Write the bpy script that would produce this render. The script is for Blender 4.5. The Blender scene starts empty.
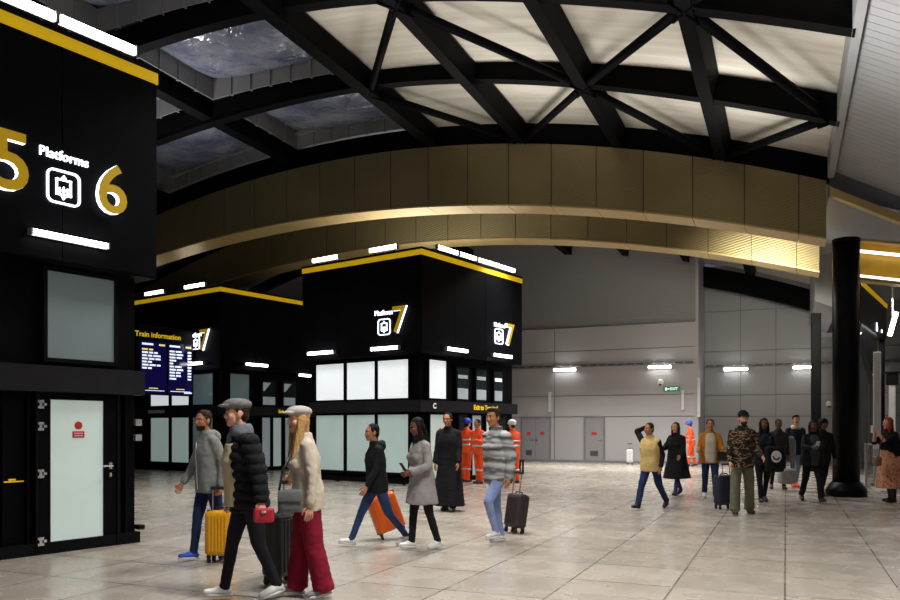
import bpy, bmesh, math, random
from mathutils import Vector, Matrix, noise
random.seed(7)
S = bpy.context.scene
COL = S.collection
R = math.radians
F, CX, HY, EYE = 780.0, 450.0, 428.0, 1.5

# ------------------------------------------------------------------ materials
MATS = {}
def mat(name, color=(.5,.5,.5), rough=.5, metal=0.0, emit=0.0, ecol=None, var=0.0, vscale=6.0, bump=0.0, bscale=40.0, spec=None, coat=0.0, alpha=1.0):
    if name in MATS: return MATS[name]
    m = bpy.data.materials.new(name); m.use_nodes = True
    nt = m.node_tree; b = nt.nodes['Principled BSDF']
    b.inputs['Base Color'].default_value = (*color, 1)
    b.inputs['Roughness'].default_value = rough
    b.inputs['Metallic'].default_value = metal
    if spec is not None: b.inputs['Specular IOR Level'].default_value = spec
    if coat: b.inputs['Coat Weight'].default_value = coat
    if emit:
        b.inputs['Emission Color'].default_value = (*(ecol or color), 1)
        b.inputs['Emission Strength'].default_value = emit
    if alpha < 1: b.inputs['Alpha'].default_value = alpha
    tc = nt.nodes.new('ShaderNodeTexCoord')
    if var:
        n = nt.nodes.new('ShaderNodeTexNoise'); n.inputs['Scale'].default_value = vscale; n.inputs['Detail'].default_value = 5
        nt.links.new(tc.outputs['Object'], n.inputs['Vector'])
        r = nt.nodes.new('ShaderNodeValToRGB')
        r.color_ramp.elements[0].position = .3; r.color_ramp.elements[1].position = .7
        r.color_ramp.elements[0].color = (*[c*(1-var) for c in color], 1)
        r.color_ramp.elements[1].color = (*[min(1, c*(1+var)) for c in color], 1)
        nt.links.new(n.outputs['Fac'], r.inputs['Fac']); nt.links.new(r.outputs['Color'], b.inputs['Base Color'])
    if bump:
        n2 = nt.nodes.new('ShaderNodeTexNoise'); n2.inputs['Scale'].default_value = bscale; n2.inputs['Detail'].default_value = 4
        nt.links.new(tc.outputs['Object'], n2.inputs['Vector'])
        bp = nt.nodes.new('ShaderNodeBump'); bp.inputs['Strength'].default_value = bump; bp.inputs['Distance'].default_value = .02
        nt.links.new(n2.outputs['Fac'], bp.inputs['Height']); nt.links.new(bp.outputs['Normal'], b.inputs['Normal'])
    MATS[name] = m
    return m

def lin(r, g, b):
    f = lambda c: (c/255/12.92 if c <= 10 else ((c/255+.055)/1.055)**2.4)
    return (f(r), f(g), f(b))

M_BLACK  = mat('black_cladding', (.0035,.0035,.0048), .45, 0, var=.2, vscale=2, spec=.06)
M_BLACK2 = mat('black_frame', (.005,.005,.0065), .42, 0, var=.2, spec=.1)
M_BEAM   = mat('charcoal_fascia', (.016,.016,.02), .4, 0, var=.15, spec=.25)
M_STEEL  = mat('black_painted_steel', (.003,.003,.0035), .6, 0, var=.25, vscale=3, spec=.04)
M_COLUMN = mat('black_gloss_paint', (.004,.004,.005), .38, 0, var=.2, spec=.1)
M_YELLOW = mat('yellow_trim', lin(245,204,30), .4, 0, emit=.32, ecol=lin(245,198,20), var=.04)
M_LAMP   = mat('lamp_tube', (1,1,1), .4, 0, emit=11, ecol=(1,.98,.95))
M_LAMPW  = mat('wall_lamp_tube', (1,1,1), .4, 0, emit=17, ecol=(1,.98,.95))
M_HOUS   = mat('lamp_housing', (.35,.35,.36), .4, .4, var=.1)
M_WHITEG = mat('sign_white_glow', (.9,.93,1), .4, 0, emit=2.2, ecol=(.85,.9,1))
M_GOLDN  = mat('sign_gold_face', lin(190,155,20), .5, 0, emit=.38, ecol=lin(190,152,10), var=.04)
M_GOLDT  = mat('sign_gold_text', lin(215,180,30), .5, 0, emit=.7, ecol=lin(215,180,20))
M_STAIN  = mat('brushed_steel', (.5,.5,.52), .3, .9, var=.12, vscale=25)
M_CHROME = mat('bright_steel', (.75,.75,.76), .25, .7, var=.08)
M_GREY   = mat('grey_soffit', lin(148,148,150), .55, 0, var=.05, vscale=1.5)
M_GREYD  = mat('grey_trim', (.18,.18,.19), .5, 0, var=.08)
M_RUBBER = mat('black_rubber', (.012,.012,.012), .6, 0, var=.2)
M_RED    = mat('red_notice', lin(200,40,40), .5, 0, var=.06)
M_DOORG  = mat('grey_door_paint', lin(138,137,140), .45, 0, var=.04)
M_DARKG  = mat('dark_glass', (.02,.025,.03), .08, 0, spec=.6, var=.3)
M_VENT   = mat('vent_metal', (.08,.08,.085), .5, .3, var=.1)

def glow_glass(name, base, emit, var=.08):
    return mat(name, base, .22, 0, emit=emit, ecol=base, var=var, vscale=1.2)
M_WINHI  = glow_glass('lit_white_window', (.9,.97,1.0), .58)
M_WINLO  = glow_glass('lit_frosted_glass', (.45,.57,.54), .36)
M_WINGR  = glow_glass('dim_frosted_glass', (.22,.285,.295), .085)
M_WINDK  = glow_glass('interior_light_panel', (.35,.42,.44), .3)
M_DOORGL = glow_glass('frosted_door_glass', (.55,.66,.62), .32)
M_TEAL   = glow_glass('teal_frosted_glass', (.17,.24,.25), .2)

def gold_material():
    m = mat('gold_perforated_metal', lin(136,122,84), .42, .5, var=.06, vscale=.6)
    nt = m.node_tree; b = nt.nodes['Principled BSDF']
    tc = nt.nodes.new('ShaderNodeTexCoord'); mp = nt.nodes.new('ShaderNodeMapping')
    mp.inputs['Rotation'].default_value = (0, R(14), 0)
    w = nt.nodes.new('ShaderNodeTexWave'); w.wave_type = 'BANDS'; w.bands_direction = 'Z'; w.inputs['Scale'].default_value = 4.5
    nt.links.new(tc.outputs['Object'], mp.inputs['Vector']); nt.links.new(mp.outputs['Vector'], w.inputs['Vector'])
    bp = nt.nodes.new('ShaderNodeBump'); bp.inputs['Strength'].default_value = .35; bp.inputs['Distance'].default_value = .02
    nt.links.new(w.outputs['Fac'], bp.inputs['Height']); nt.links.new(bp.outputs['Normal'], b.inputs['Normal'])
    return m
M_GOLD = gold_material()
M_GOLDS = mat('gold_soffit_metal', lin(190,165,110), .45, .25, var=.05, vscale=.8)

def floor_material():
    m = mat('stone_floor_tiles', lin(140,134,128), .25)
    nt = m.node_tree; b = nt.nodes['Principled BSDF']; L = nt.links
    tc = nt.nodes.new('ShaderNodeTexCoord')
    br = nt.nodes.new('ShaderNodeTexBrick'); br.offset = 0.0; br.squash = 1.0
    br.inputs['Scale'].default_value = 1.0; br.inputs['Brick Width'].default_value = .97; br.inputs['Row Height'].default_value = .97
    br.inputs['Mortar Size'].default_value = .009; br.inputs['Mortar Smooth'].default_value = .2
    br.inputs['Color1'].default_value = (*lin(182,173,161),1); br.inputs['Color2'].default_value = (*lin(166,158,147),1)
    br.inputs['Mortar'].default_value = (*lin(98,93,88),1); br.inputs['Bias'].default_value = 0
    mpf = nt.nodes.new('ShaderNodeMapping'); mpf.inputs['Location'].default_value = (.225, 0, 0)
    L.new(tc.outputs['Object'], mpf.inputs['Vector']); L.new(mpf.outputs['Vector'], br.inputs['Vector'])
    n = nt.nodes.new('ShaderNodeTexNoise'); n.inputs['Scale'].default_value = .55; n.inputs['Detail'].default_value = 7; n.inputs['Roughness'].default_value = .62
    L.new(tc.outputs['Object'], n.inputs['Vector'])
    mx = nt.nodes.new('ShaderNodeMix'); mx.data_type = 'RGBA'; mx.blend_type = 'MULTIPLY'; mx.inputs['Factor'].default_value = .3
    rp = nt.nodes.new('ShaderNodeValToRGB'); rp.color_ramp.elements[0].position = .3; rp.color_ramp.elements[1].position = .68
    rp.color_ramp.elements[0].color = (.55,.54,.53,1); rp.color_ramp.elements[1].color = (1,1,1,1)
    L.new(n.outputs['Fac'], rp.inputs['Fac']); L.new(br.outputs['Color'], mx.inputs['A']); L.new(rp.outputs['Color'], mx.inputs['B'])
    L.new(mx.outputs['Result'], b.inputs['Base Color'])
    n2 = nt.nodes.new('ShaderNodeTexNoise'); n2.inputs['Scale'].default_value = 2.2; n2.inputs['Detail'].default_value = 6
    L.new(tc.outputs['Object'], n2.inputs['Vector'])
    mr = nt.nodes.new('ShaderNodeMapRange'); mr.inputs['From Min'].default_value = .3; mr.inputs['From Max'].default_value = .7
    mr.inputs['To Min'].default_value = .16; mr.inputs['To Max'].default_value = .36
    L.new(n2.outputs['Fac'], mr.inputs['Value']); L.new(mr.outputs['Result'], b.inputs['Roughness'])
    bp = nt.nodes.new('ShaderNodeBump'); bp.inputs['Strength'].default_value = .2; bp.inputs['Distance'].default_value = .004
    iv = nt.nodes.new('ShaderNodeMath'); iv.operation = 'SUBTRACT'; iv.inputs[0].default_value = 1
    L.new(br.outputs['Fac'], iv.inputs[1])
    n3 = nt.nodes.new('ShaderNodeTexNoise'); n3.inputs['Scale'].default_value = 1.2; n3.inputs['Detail'].default_value = 3
    L.new(tc.outputs['Object'], n3.inputs['Vector'])
    ad = nt.nodes.new('ShaderNodeMath'); ad.operation = 'ADD'; L.new(iv.outputs[0], ad.inputs[0]); L.new(n3.outputs['Fac'], ad.inputs[1])
    L.new(ad.outputs[0], bp.inputs['Height']); L.new(bp.outputs['Normal'], b.inputs['Normal'])
    return m
M_FLOOR = floor_material()

def fabric_ceiling():
    m = mat('cream_ceiling_lining', lin(205,200,186), .8)
    nt = m.node_tree; b = nt.nodes['Principled BSDF']; L = nt.links
    tc = nt.nodes.new('ShaderNodeTexCoord'); mp = nt.nodes.new('ShaderNodeMapping'); mp.inputs['Scale'].default_value = (.35, 3.0, .35)
    n = nt.nodes.new('ShaderNodeTexNoise'); n.inputs['Scale'].default_value = 1.6; n.inputs['Detail'].default_value = 6
    L.new(tc.outputs['Object'], mp.inputs['Vector']); L.new(mp.outputs['Vector'], n.inputs['Vector'])
    rp = nt.nodes.new('ShaderNodeValToRGB'); rp.color_ramp.elements[0].position = .3; rp.color_ramp.elements[1].position = .7
    rp.color_ramp.elements[0].color = (*lin(192,185,170),1); rp.color_ramp.elements[1].color = (*lin(214,210,198),1)
    L.new(n.outputs['Fac'], rp.inputs['Fac']); L.new(rp.outputs['Color'], b.inputs['Base Color'])
    bp = nt.nodes.new('ShaderNodeBump'); bp.inputs['Strength'].default_value = .35; bp.inputs['Distance'].default_value = .05
    L.new(n.outputs['Fac'], bp.inputs['Height']); L.new(bp.outputs['Normal'], b.inputs['Normal'])
    return m
M_CREAM = fabric_ceiling()
def ribbed_wall():
    m = mat('grey_ribbed_cladding', lin(138,137,140), .6)
    nt = m.node_tree; b = nt.nodes['Principled BSDF']; L = nt.links
    tc = nt.nodes.new('ShaderNodeTexCoord')
    w = nt.nodes.new('ShaderNodeTexWave'); w.bands_direction = 'Z'; w.inputs['Scale'].default_value = 3.4
    L.new(tc.outputs['Object'], w.inputs['Vector'])
    bp = nt.nodes.new('ShaderNodeBump'); bp.inputs['Strength'].default_value = .4; bp.inputs['Distance'].default_value = .03
    L.new(w.outputs['Fac'], bp.inputs['Height']); L.new(bp.outputs['Normal'], b.inputs['Normal'])
    return m
M_RIB = ribbed_wall()
M_PANEL = mat('pale_grey_wall_panel', lin(165,163,166), .5, 0, var=.04, vscale=.5)
M_PANELD = mat('mid_grey_wall_panel', lin(150,149,152), .5, 0, var=.04, vscale=.5)
def cushion_material():
    m = mat('film_cushion', (.13,.145,.19), .16, 0, spec=.8)
    nt = m.node_tree; b = nt.nodes['Principled BSDF']; L = nt.links
    tc = nt.nodes.new('ShaderNodeTexCoord')
    n = nt.nodes.new('ShaderNodeTexNoise'); n.inputs['Scale'].default_value = 1.1; n.inputs['Detail'].default_value = 5
    L.new(tc.outputs['Object'], n.inputs['Vector'])
    rp = nt.nodes.new('ShaderNodeValToRGB'); rp.color_ramp.elements[0].position = .35; rp.color_ramp.elements[1].position = .7
    rp.color_ramp.elements[0].color = (.075,.088,.14,1); rp.color_ramp.elements[1].color = (.21,.225,.275,1)
    L.new(n.outputs['Fac'], rp.inputs['Fac']); L.new(rp.outputs['Color'], b.inputs['Base Color'])
    n2 = nt.nodes.new('ShaderNodeTexNoise'); n2.inputs['Scale'].default_value = 1.8; n2.inputs['Detail'].default_value = 3; n2.inputs['Distortion'].default_value = 1.2
    L.new(tc.outputs['Object'], n2.inputs['Vector'])
    bp = nt.nodes.new('ShaderNodeBump'); bp.inputs['Strength'].default_value = .6; bp.inputs['Distance'].default_value = .12
    L.new(n2.outputs['Fac'], bp.inputs['Height']); L.new(bp.outputs['Normal'], b.inputs['Normal'])
    return m
M_CUSH = cushion_material()
M_FIN = mat('grey_kerb_panel', (.17,.17,.172), .5, 0, var=.12, vscale=2)

# ------------------------------------------------------------------ mesh helpers
class MB:
    def __init__(s): s.bm = bmesh.new()
    def box(s, lo, hi, M=None):
        vs = [s.bm.verts.new((x, y, z)) for z in (lo[2], hi[2]) for y in (lo[1], hi[1]) for x in (lo[0], hi[0])]
        for f in ((0,2,3,1),(4,5,7,6),(0,1,5,4),(2,6,7,3),(0,4,6,2),(1,3,7,5)): s.bm.faces.new([vs[i] for i in f])
        if M is not None:
            for v in vs: v.co = M @ v.co
        return s
    def rbox(s, lo, hi, r=.02, seg=2, M=None):
        t = bmesh.new(); tb = MB(); tb.bm = t; tb.box(lo, hi)
        bmesh.ops.bevel(t, geom=t.edges[:]+t.verts[:], offset=r, segments=seg, affect='EDGES', profile=.5)
        if M is not None: t.transform(M)
        s.merge(t); return s
    def merge(s, t):
        me = bpy.data.meshes.new('tmp'); t.to_mesh(me); t.free(); s.bm.from_mesh(me); bpy.data.meshes.remove(me)
    def rings(s, rings, cap=True):
        prev = None
        for rg in rings:
            cur = [s.bm.verts.new(p) for p in rg]
            if prev:
                n = len(cur)
                for i in range(n): s.bm.faces.new((prev[i], prev[(i+1)%n], cur[(i+1)%n], cur[i]))
            elif cap: s.bm.faces.new(cur[::-1])
            prev = cur
        if cap: s.bm.faces.new(prev)
        return s
    def tube(s, pts, r, n=10):
        pts = [Vector(p) for p in pts]; rr = r if isinstance(r, (list, tuple)) else [r]*len(pts)
        rgs = []; up = None
        for i, p in enumerate(pts):
            a = pts[max(0, i-1)]; b = pts[min(len(pts)-1, i+1)]
            d = (b-a).normalized()
            if up is None: up = Vector((0,0,1)) if abs(d.z) < .9 else Vector((1,0,0))
            x = d.cross(up).normalized(); y = x.cross(d).normalized(); up = y
            rgs.append([p + x*rr[i]*math.cos(2*math.pi*k/n) + y*rr[i]*math.sin(2*math.pi*k/n) for k in range(n)])
        return s.rings(rgs)
    def lathe(s, prof, n=24, c=(0,0)):
        return s.rings([[(c[0]+r*math.cos(2*math.pi*k/n), c[1]+r*math.sin(2*math.pi*k/n), z) for k in range(n)] for r, z in prof])
    def prism(s, poly, y0, y1):      # polygon in x,z extruded along y
        return s.rings([[(x, y0, z) for x, z in poly], [(x, y1, z) for x, z in poly]])
    def ball(s, c, r, n=16, m=10):
        r = r if isinstance(r, (tuple, list)) else (r, r, r)
        rg = []
        for j in range(1, m):
            a = math.pi*j/m
            rg.append([(c[0]+r[0]*math.sin(a)*math.cos(2*math.pi*k/n), c[1]+r[1]*math.sin(a)*math.sin(2*math.pi*k/n), c[2]-r[2]*math.cos(a)) for k in range(n)])
        return s.rings(rg)
    def build(s, name, m, parent=None, smooth=False, loc=None, rz=0):
        bmesh.ops.recalc_face_normals(s.bm, faces=s.bm.faces[:])
        me = bpy.data.meshes.new(name); s.bm.to_mesh(me); s.bm.free()
        me.materials.append(m)
        if smooth:
            for p in me.polygons: p.use_smooth = True
        o = bpy.data.objects.new(name, me); COL.objects.link(o)
        if parent is not None: o.parent = parent
        if loc is not None: o.location = loc
        if rz: o.rotation_euler = (0, 0, rz)
        return o

def thing(name, label, cat, loc=(0,0,0), rz=0, group=None):
    o = bpy.data.objects.new(name, None); COL.objects.link(o); o.empty_display_size = .2
    o.location = loc; o.rotation_euler = (0,0,rz); tag(o, label, cat, group); return o
def tag(o, label, cat, group=None):
    o['label'] = label; o['category'] = cat
    if group: o['group'] = group
    return o
def struct(o): o['kind'] = 'structure'; return o

def text_mesh(mb, body, size, extrude, M, bold=0.0, align='CENTER', space=1.0):
    cu = bpy.data.curves.new('t', 'FONT'); cu.body = body; cu.size = size; cu.extrude = extrude; cu.offset = bold
    cu.align_x = align; cu.align_y = 'CENTER'; cu.space_character = space; cu.resolution_u = 4
    o = bpy.data.objects.new('t', cu); COL.objects.link(o)
    dg = bpy.context.evaluated_depsgraph_get()
    me = bpy.data.meshes.new_from_object(o.evaluated_get(dg))
    me.transform(M); mb.bm.from_mesh(me)
    bpy.data.meshes.remove(me); bpy.data.objects.remove(o); bpy.data.curves.remove(cu)
    return mb
UPR = Matrix(((1,0,0,0),(0,0,-1,0),(0,1,0,0),(0,0,0,1)))    # text plane to wall plane facing local -y
def at(x, y, z): return Matrix.Translation((x, y, z)) @ UPR

def ground(px, py):
    d = EYE*F/(py-HY); return Vector(((px-CX)/F*d, d, 0))
def onface(P, d, px, py=None):      # a vertical plane through P along d: where the sight line meets it
    r = (px-CX)/F; s = (P[0]-r*P[1])/(r*d[1]-d[0]); q = (P[0]+s*d[0], P[1]+s*d[1])
    return s, Vector((q[0], q[1], EYE+(HY-py)*q[1]/F if py is not None else 0))

# ------------------------------------------------------------------ frames
GA = R(23.3); GW = Vector((math.cos(GA), -math.sin(GA), 0)); GU = Vector((math.sin(GA), math.cos(GA), 0)); GO = Vector((8.7, 17.2, 0)); GR = -GA
def G(t, D, z=0): return GO + GU*D - GW*t + Vector((0,0,z))
BA = R(36); BU = Vector((math.sin(BA), math.cos(BA), 0)); BV = Vector((-math.cos(BA), math.sin(BA), 0)); BR = R(54); BL = R(-36)
def ztop(t): return 9.2 - .0157*(t-12.2)**2
def thick(t): return 1.62 - .0035*(t-10)**2

# ------------------------------------------------------------------ room shell (grid frame: local x = -t, y = D)
def gbuild(mb, name, m, parent=None, smooth=False):
    if parent is not None: return mb.build(name, m, parent, smooth)
    return mb.build(name, m, None, smooth, loc=GO, rz=GR)
fl = MB().box((-32,-24,-.1),(8,19,0)); struct(gbuild(fl, 'floor', M_FLOOR))

def vault(mb, t0, t1, d0, d1, off, th, n=20):
    rg = []
    for k in range(n+1):
        t = t0+(t1-t0)*k/n; z = ztop(t)+off
        rg.append([(-t, d0, z), (-t, d1, z), (-t, d1, z+th), (-t, d0, z+th)])
    mb.rings(rg); return mb
struct(gbuild(vault(MB(), -.4, 10.1, -20, 17.2, .56, .08), 'ceiling', M_CREAM))
struct(gbuild(vault(MB(), 10.1, 29, -.2, 17.2, .9, .08), 'ceiling_back', M_GREYD))
struct(gbuild(vault(MB(), 10.1, 29, -20, -.2, 1.75, .08), 'ceiling_left', M_GREYD))

# haunch soffit: sloping plank lining on the right
mb = MB(); w = .21; d = -19.5
sl = math.tan(R(40)); x0, z0 = -.2, 7.12
while d < -.2:
    mb.rings([[(x0, d, z0), (x0, d+w-.012, z0), (x0, d+w-.012, z0+.05), (x0, d, z0+.05)],
              [(x0+5.5, d, z0-5.5*.56), (x0+5.5, d+w-.012, z0-5.5*.56), (x0+5.5, d+w-.012, z0+.05-5.5*.56), (x0+5.5, d, z0+.05-5.5*.56)]]); d += w
struct(gbuild(mb, 'ceiling_right', M_GREY))
mb = MB()
mb.rings([[(x0+.02, -19.5, z0+.06), (x0+.02, -.1, z0+.06), (x0+.02, -.1, z0+.1), (x0+.02, -19.5, z0+.1)],
          [(x0+5.5, -19.5, z0+.06-5.5*.56), (x0+5.5, -.1, z0+.06-5.5*.56), (x0+5.5, -.1, z0+.1-5.5*.56), (x0+5.5, -19.5, z0+.1-5.5*.56)]])
struct(gbuild(mb, 'ceiling_right_backing', M_GREYD))
struct(gbuild(MB().box((-.34,-19.5,7.02),(-.21,-.1,7.8)), 'trim_1', M_GREY))
struct(gbuild(MB().rings([[(-.3,-.1,6.66),(-.3,.15,6.66),(-.3,.15,6.84),(-.3,-.1,6.84)],[(5.3,-.1,6.66-5.6*.56),(5.3,.15,6.66-5.6*.56),(5.3,.15,6.84-5.6*.56),(5.3,-.1,6.84-5.6*.56)]]), 'trim_2', M_GOLDS))
# lower soffit behind the arches
struct(gbuild(MB().prism([(-.3,7.3),(-.3,5.75),(.38,5.47),(.38,7.3)], 9.6, 16.8), 'ceiling_right_far', M_GREY))

struct(gbuild(MB().prism([(-.3,7.25),(-.3,6.72),(3.75,6.72-4.05*.36),(3.75,7.25)], .17, 4.9), 'ceiling_right_middle', M_GREYD))
struct(gbuild(MB().box((-.3,4.9,7.3),(3.95,16.9,7.4)), 'ceiling_right_upper', M_GREYD))
# back walls
PANZ = [0, 1.99, 2.91, 4.17, 4.87, 5.9]
def panel_wall(name, t_edges, D, zs, m, dep=.12, doors=()):
    mb = MB(); g = .016
    for a, b in zip(t_edges[:-1], t_edges[1:]):
        for z0_, z1_ in zip(zs[:-1], zs[1:]):
            mb.box((-b+g, D, z0_+g), (-a-g, D+.05, z1_-g))
    struct(gbuild(MB().box((-t_edges[-1], D+.052, 0), (-t_edges[0], D+dep+.05, zs[-1])), name+'_backing', M_GREYD))
    return struct(gbuild(mb, name, m))
panel_wall('wall_back', [4.56, 10.6, 12.7, 16.6, 22.6, 29], 14.3, PANZ, M_PANEL)
struct(gbuild(MB().box((-29,14.42,5.9),(-4.62,14.55,10.5)), 'wall_back_upper', M_RIB))
struct(gbuild(MB().box((-4.62,14.3,0),(-4.5,17.0,9.5)), 'wall_back_return', M_PANEL))
panel_wall('wall_back_right', [-4, .2, 1.58, 3.0, 4.5], 16.85, [0,2.0,2.93,4.17,4.85,6.6,8.6], M_PANELD)
struct(gbuild(MB().box((3.8,-20,0),(4.0,17.0,7.4)), 'wall_right', M_PANELD))
struct(gbuild(MB().box((-29.2,-20,0),(-29,17.0,11)), 'wall_left', M_PANELD))
struct(gbuild(MB().box((-29,14.22,0),(-4.5,14.3,.1)), 'baseboard_back', M_GREYD))
struct(gbuild(MB().box((-4.5,16.78,0),(3.8,16.85,.1)), 'baseboard_back_right', M_GREYD))

# ------------------------------------------------------------------ doors in the back wall
def wall_door(px0, px1, name, leaves):
    WP = G(0, 14.3)
    s0 = -onface(WP, GW, px0)[0]; s1 = -onface(WP, GW, px1)[0]
    mb = MB(); xa, xb = -s0, -s1; y = 14.3; h = 2.0
    mb.box((xa, y-.06, 0), (xa+.07, y-.005, h)).box((xb-.07, y-.06, 0), (xb, y-.005, h)).box((xa, y-.06, h-.06), (xb, y-.005, h+.01))
    mb.box((xa+.07, y-.03, 0), (xb-.07, y-.005, h-.06))
    root = struct(gbuild(mb, name, M_GREYD))
    n = leaves; w = (xb-xa-.14)/n
    for k in range(n):
        a = xa+.07+k*w
        lf = MB().box((a+.006, y-.05, .012), (a+w-.006, y-.03, h-.07)).build('door_leaf', M_DOORG, root)
        if k == 0: MB().box((a+w*.28, y-.056, .28), (a+w*.72, y-.051, .52)).build('vent', M_VENT, lf)
        hx = a+w-.1 if (k == 0) else a+.1
        MB().tube([(hx, y-.052, 1.0), (hx, y-.1, 1.0)], .012, 8).box((hx-.1, y-.11, .985), (hx+.02, y-.095, 1.015)).build('handle', M_STAIN, lf)
        MB().box((a+w*.35, y-.056, 1.2), (a+w*.65, y-.051, 1.32)).build('notice', M_RED, lf)
    return root
wall_door(521, 551, 'door_1', 2)
wall_door(584, 605, 'door_2', 1)

# ------------------------------------------------------------------ lamps
def strip_light(pos, rz, length, label, h=.07, dep=.09, m=None, group=None, standoff=0.0, housing=True):
    t = thing('strip_light', label, 'light', pos, rz, group)
    mb = MB().box((-length/2, -dep*.45, -h/2), (length/2, 0, h/2)).box((-length/2-.02, -dep, -h/2), (-length/2, 0, h/2)).box((length/2, -dep, -h/2), (length/2+.02, 0, h/2))
    mb.build('housing', M_HOUS, t)
    MB().rbox((-length/2+.002, -dep, -h*.42), (length/2-.002, -dep*.45-.001, h*.42), h*.2, 2).build('tube', m or M_LAMP, t)
    return t
WALLP = G(0, 14.3); WALLR = G(0, 16.85)
for (p0, p1, y, W, lab) in ((555,577,370,WALLP,'white strip light on grey back wall above the doors'),
                            (649,672,367,WALLP,'white strip light on grey back wall above the green exit sign'),
                            (724,748,370,WALLR,'white strip light on recessed grey wall, just right of the wall corner'),
                            (793,815,369,WALLR,'white strip light on recessed grey wall behind the slim dark post')):
    s0, a = onface(W, GW, p0, y); s1, b = onface(W, GW, p1, y)
    c = (a+b)/2; c.z = 4.05
    strip_light(c - GU*.02 , GR, (b-a).length, lab, .13, .2, M_LAMPW)
# cable trays, exit sign, cameras
def tray(t0, t1, D, z, lab):
    mb = MB(); t = t0
    while t < t1:
        mb.box((-t-.32, D-.1, z), (-t, D-.005, z+.05)); t += .4
    mb.box((-t1, D-.03, z+.04), (-t0, D-.005, z+.055))
    tag(gbuild(mb, 'cable_tray', M_VENT), lab, 'cable tray')
tray(4.7, 20, 14.3, 4.2, 'dark dashed cable tray running along the back wall above the doors')
tray(-3.5, 4.3, 16.85, 4.2, 'dark cable tray along the recessed wall behind the slim post')
s, p = onface(WALLP, GW, 672, 389)
t = thing('exit_sign', 'small green exit sign on grey back wall', 'sign', p-GU*.06, GR)
MB().box((-.33,-.03,-.1),(.33,.05,.1)).build('panel', mat('exit_green', lin(20,120,70), .4, emit=.35, ecol=lin(20,130,75), var=.05), t)
e = MB(); text_mesh(e, 'EXIT', .15, .003, at(.09,-.036,0), .003); e.box((-.27,-.036,-.06),(-.19,-.031,.06)).box((-.17,-.036,-.02),(-.08,-.031,.02))
e.build('lettering', mat('exit_white', (.85,.95,.88), .4, emit=.8, var=.03), t)
def dome(W, px, py, lab):
    s, p = onface(W, GW, px, py)
    t = thing('security_camera', lab, 'camera', p, GR)
    MB().box((-.08,-.1,-.03),(.08,-.005,.12)).build('bracket', mat('white_plastic', (.8,.8,.8), .4, var=.04), t)
    MB().ball((0,-.16,-.02), (.13,.13,.13)).build('dome', MATS['white_plastic'], t, True)
    MB().ball((0,-.2,-.09), (.07,.07,.07)).build('lens', M_DARKG, t, True)
dome(WALLP, 661, 382, 'white dome camera on back wall, left of the green exit sign')
dome(WALLR, 829, 404, 'white dome camera on wall between slim post and black column')
for (px, y0, y1, lab) in ((550, 392, 412, 'pale vertical conduit on back wall above the double door'), (699, 378, 417, 'pale vertical conduit at the corner of the back wall'), (683,390,410,'short grey vertical cover on back wall right of exit sign')):
    s, p = onface(WALLP, GW, px, y1); s, q = onface(WALLP, GW, px, y0)
    tag(MB().rbox((-.06,-.1,0),(.06,-.004,q.z-p.z),.015).build('wall_conduit', mat('pale_conduit',(.62,.62,.63),.4,var=.05), None, False, p, GR), lab, 'conduit')

# ------------------------------------------------------------------ gold arches
def gold_arch(D, dep, lab, t_end, t0):
    root = thing('gold_arch', lab, 'arch', GO, GR)
    ts = [t0]; t = .92
    while t < t_end: ts.append(t); t += 1.15
    for a, b in zip(ts[:-1], ts[1:]):
        for (y0, y1) in ((D, D+.03), (D+dep-.03, D+dep)):
            mb = MB(); rg = []
            for k in range(5):
                t = a+.012+(b-a-.024)*k/4; zt, zb = ztop(t), ztop(t)-thick(t)
                rg.append([(-t, y0, zb+.03), (-t, y1, zb+.03), (-t, y1, zt), (-t, y0, zt)])
            mb.rings(rg).build('cladding_panel', M_GOLD, root)
        mb = MB(); rg = []
        for k in range(5):
            t = a+.008+(b-a-.016)*k/4; zb = ztop(t)-thick(t)
            rg.append([(-t, D-.03, zb-.02), (-t, D+dep+.03, zb-.02), (-t, D+dep+.03, zb+.022), (-t, D-.03, zb+.022)])
        mb.rings(rg).build('soffit_panel', M_GOLDS, root)
    mb = MB(); rg = []
    for k in range(41):
        t = t0+.02+(t_end-.04-t0)*k/40; zt, zb = ztop(t), ztop(t)-thick(t)
        rg.append([(-t, D+.035, zb+.03), (-t, D+dep-.035, zb+.03), (-t, D+dep-.035, zt-.02), (-t, D+.035, zt-.02)])
    mb.rings(rg).build('core', mat('dark_gold_core', lin(70,55,25), .6, .3, var=.1), root)
    return root
gold_arch(0, .75, 'nearer long curved gold panelled arch beam spanning the hall', 27, .35)
gold_arch(4, .75, 'farther curved gold panelled arch, brightly lit at its right end', 27, .35)

# ------------------------------------------------------------------ roof steel
def chord(D, lab, lo=.02, hi=.52, t0=.3, t1=28, w=.34):
    mb = MB()
    for (a0, a1, hw) in ((lo, lo+.05, .13), (lo+.05, hi, .11)):
        rg = []
        for k in range(49):
            t = t0+(t1-t0)*k/48; z = ztop(t) + (.2*math.exp(-((t-9)/5)**2) if D < -1 else 0)
            rg.append([(-t, D-hw, z+a0), (-t, D+hw, z+a0), (-t, D+hw, z+a1), (-t, D-hw, z+a1)])
        mb.rings(rg)
    tag(gbuild(mb, 'roof_arch_beam', M_STEEL), lab, 'beam')
CD = [.2, -3.45, -7.0, -10.4, -13.8]
chord(CD[0], 'black curved roof beam lying directly on top of the nearer gold arch', hi=.56)
chord(CD[1], 'black curved roof beam, second up from the gold arch')
chord(CD[2], 'black curved roof beam along the top edge of the view')
chord(CD[3], 'black curved roof beam high overhead at the upper left')
chord(4.4, 'black curved roof beam above the farther gold arch')
chord(15.4, 'dark curved roof truss in front of the recessed grey wall', lo=-.75, hi=.1, t0=-.2, t1=4.4)
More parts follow.
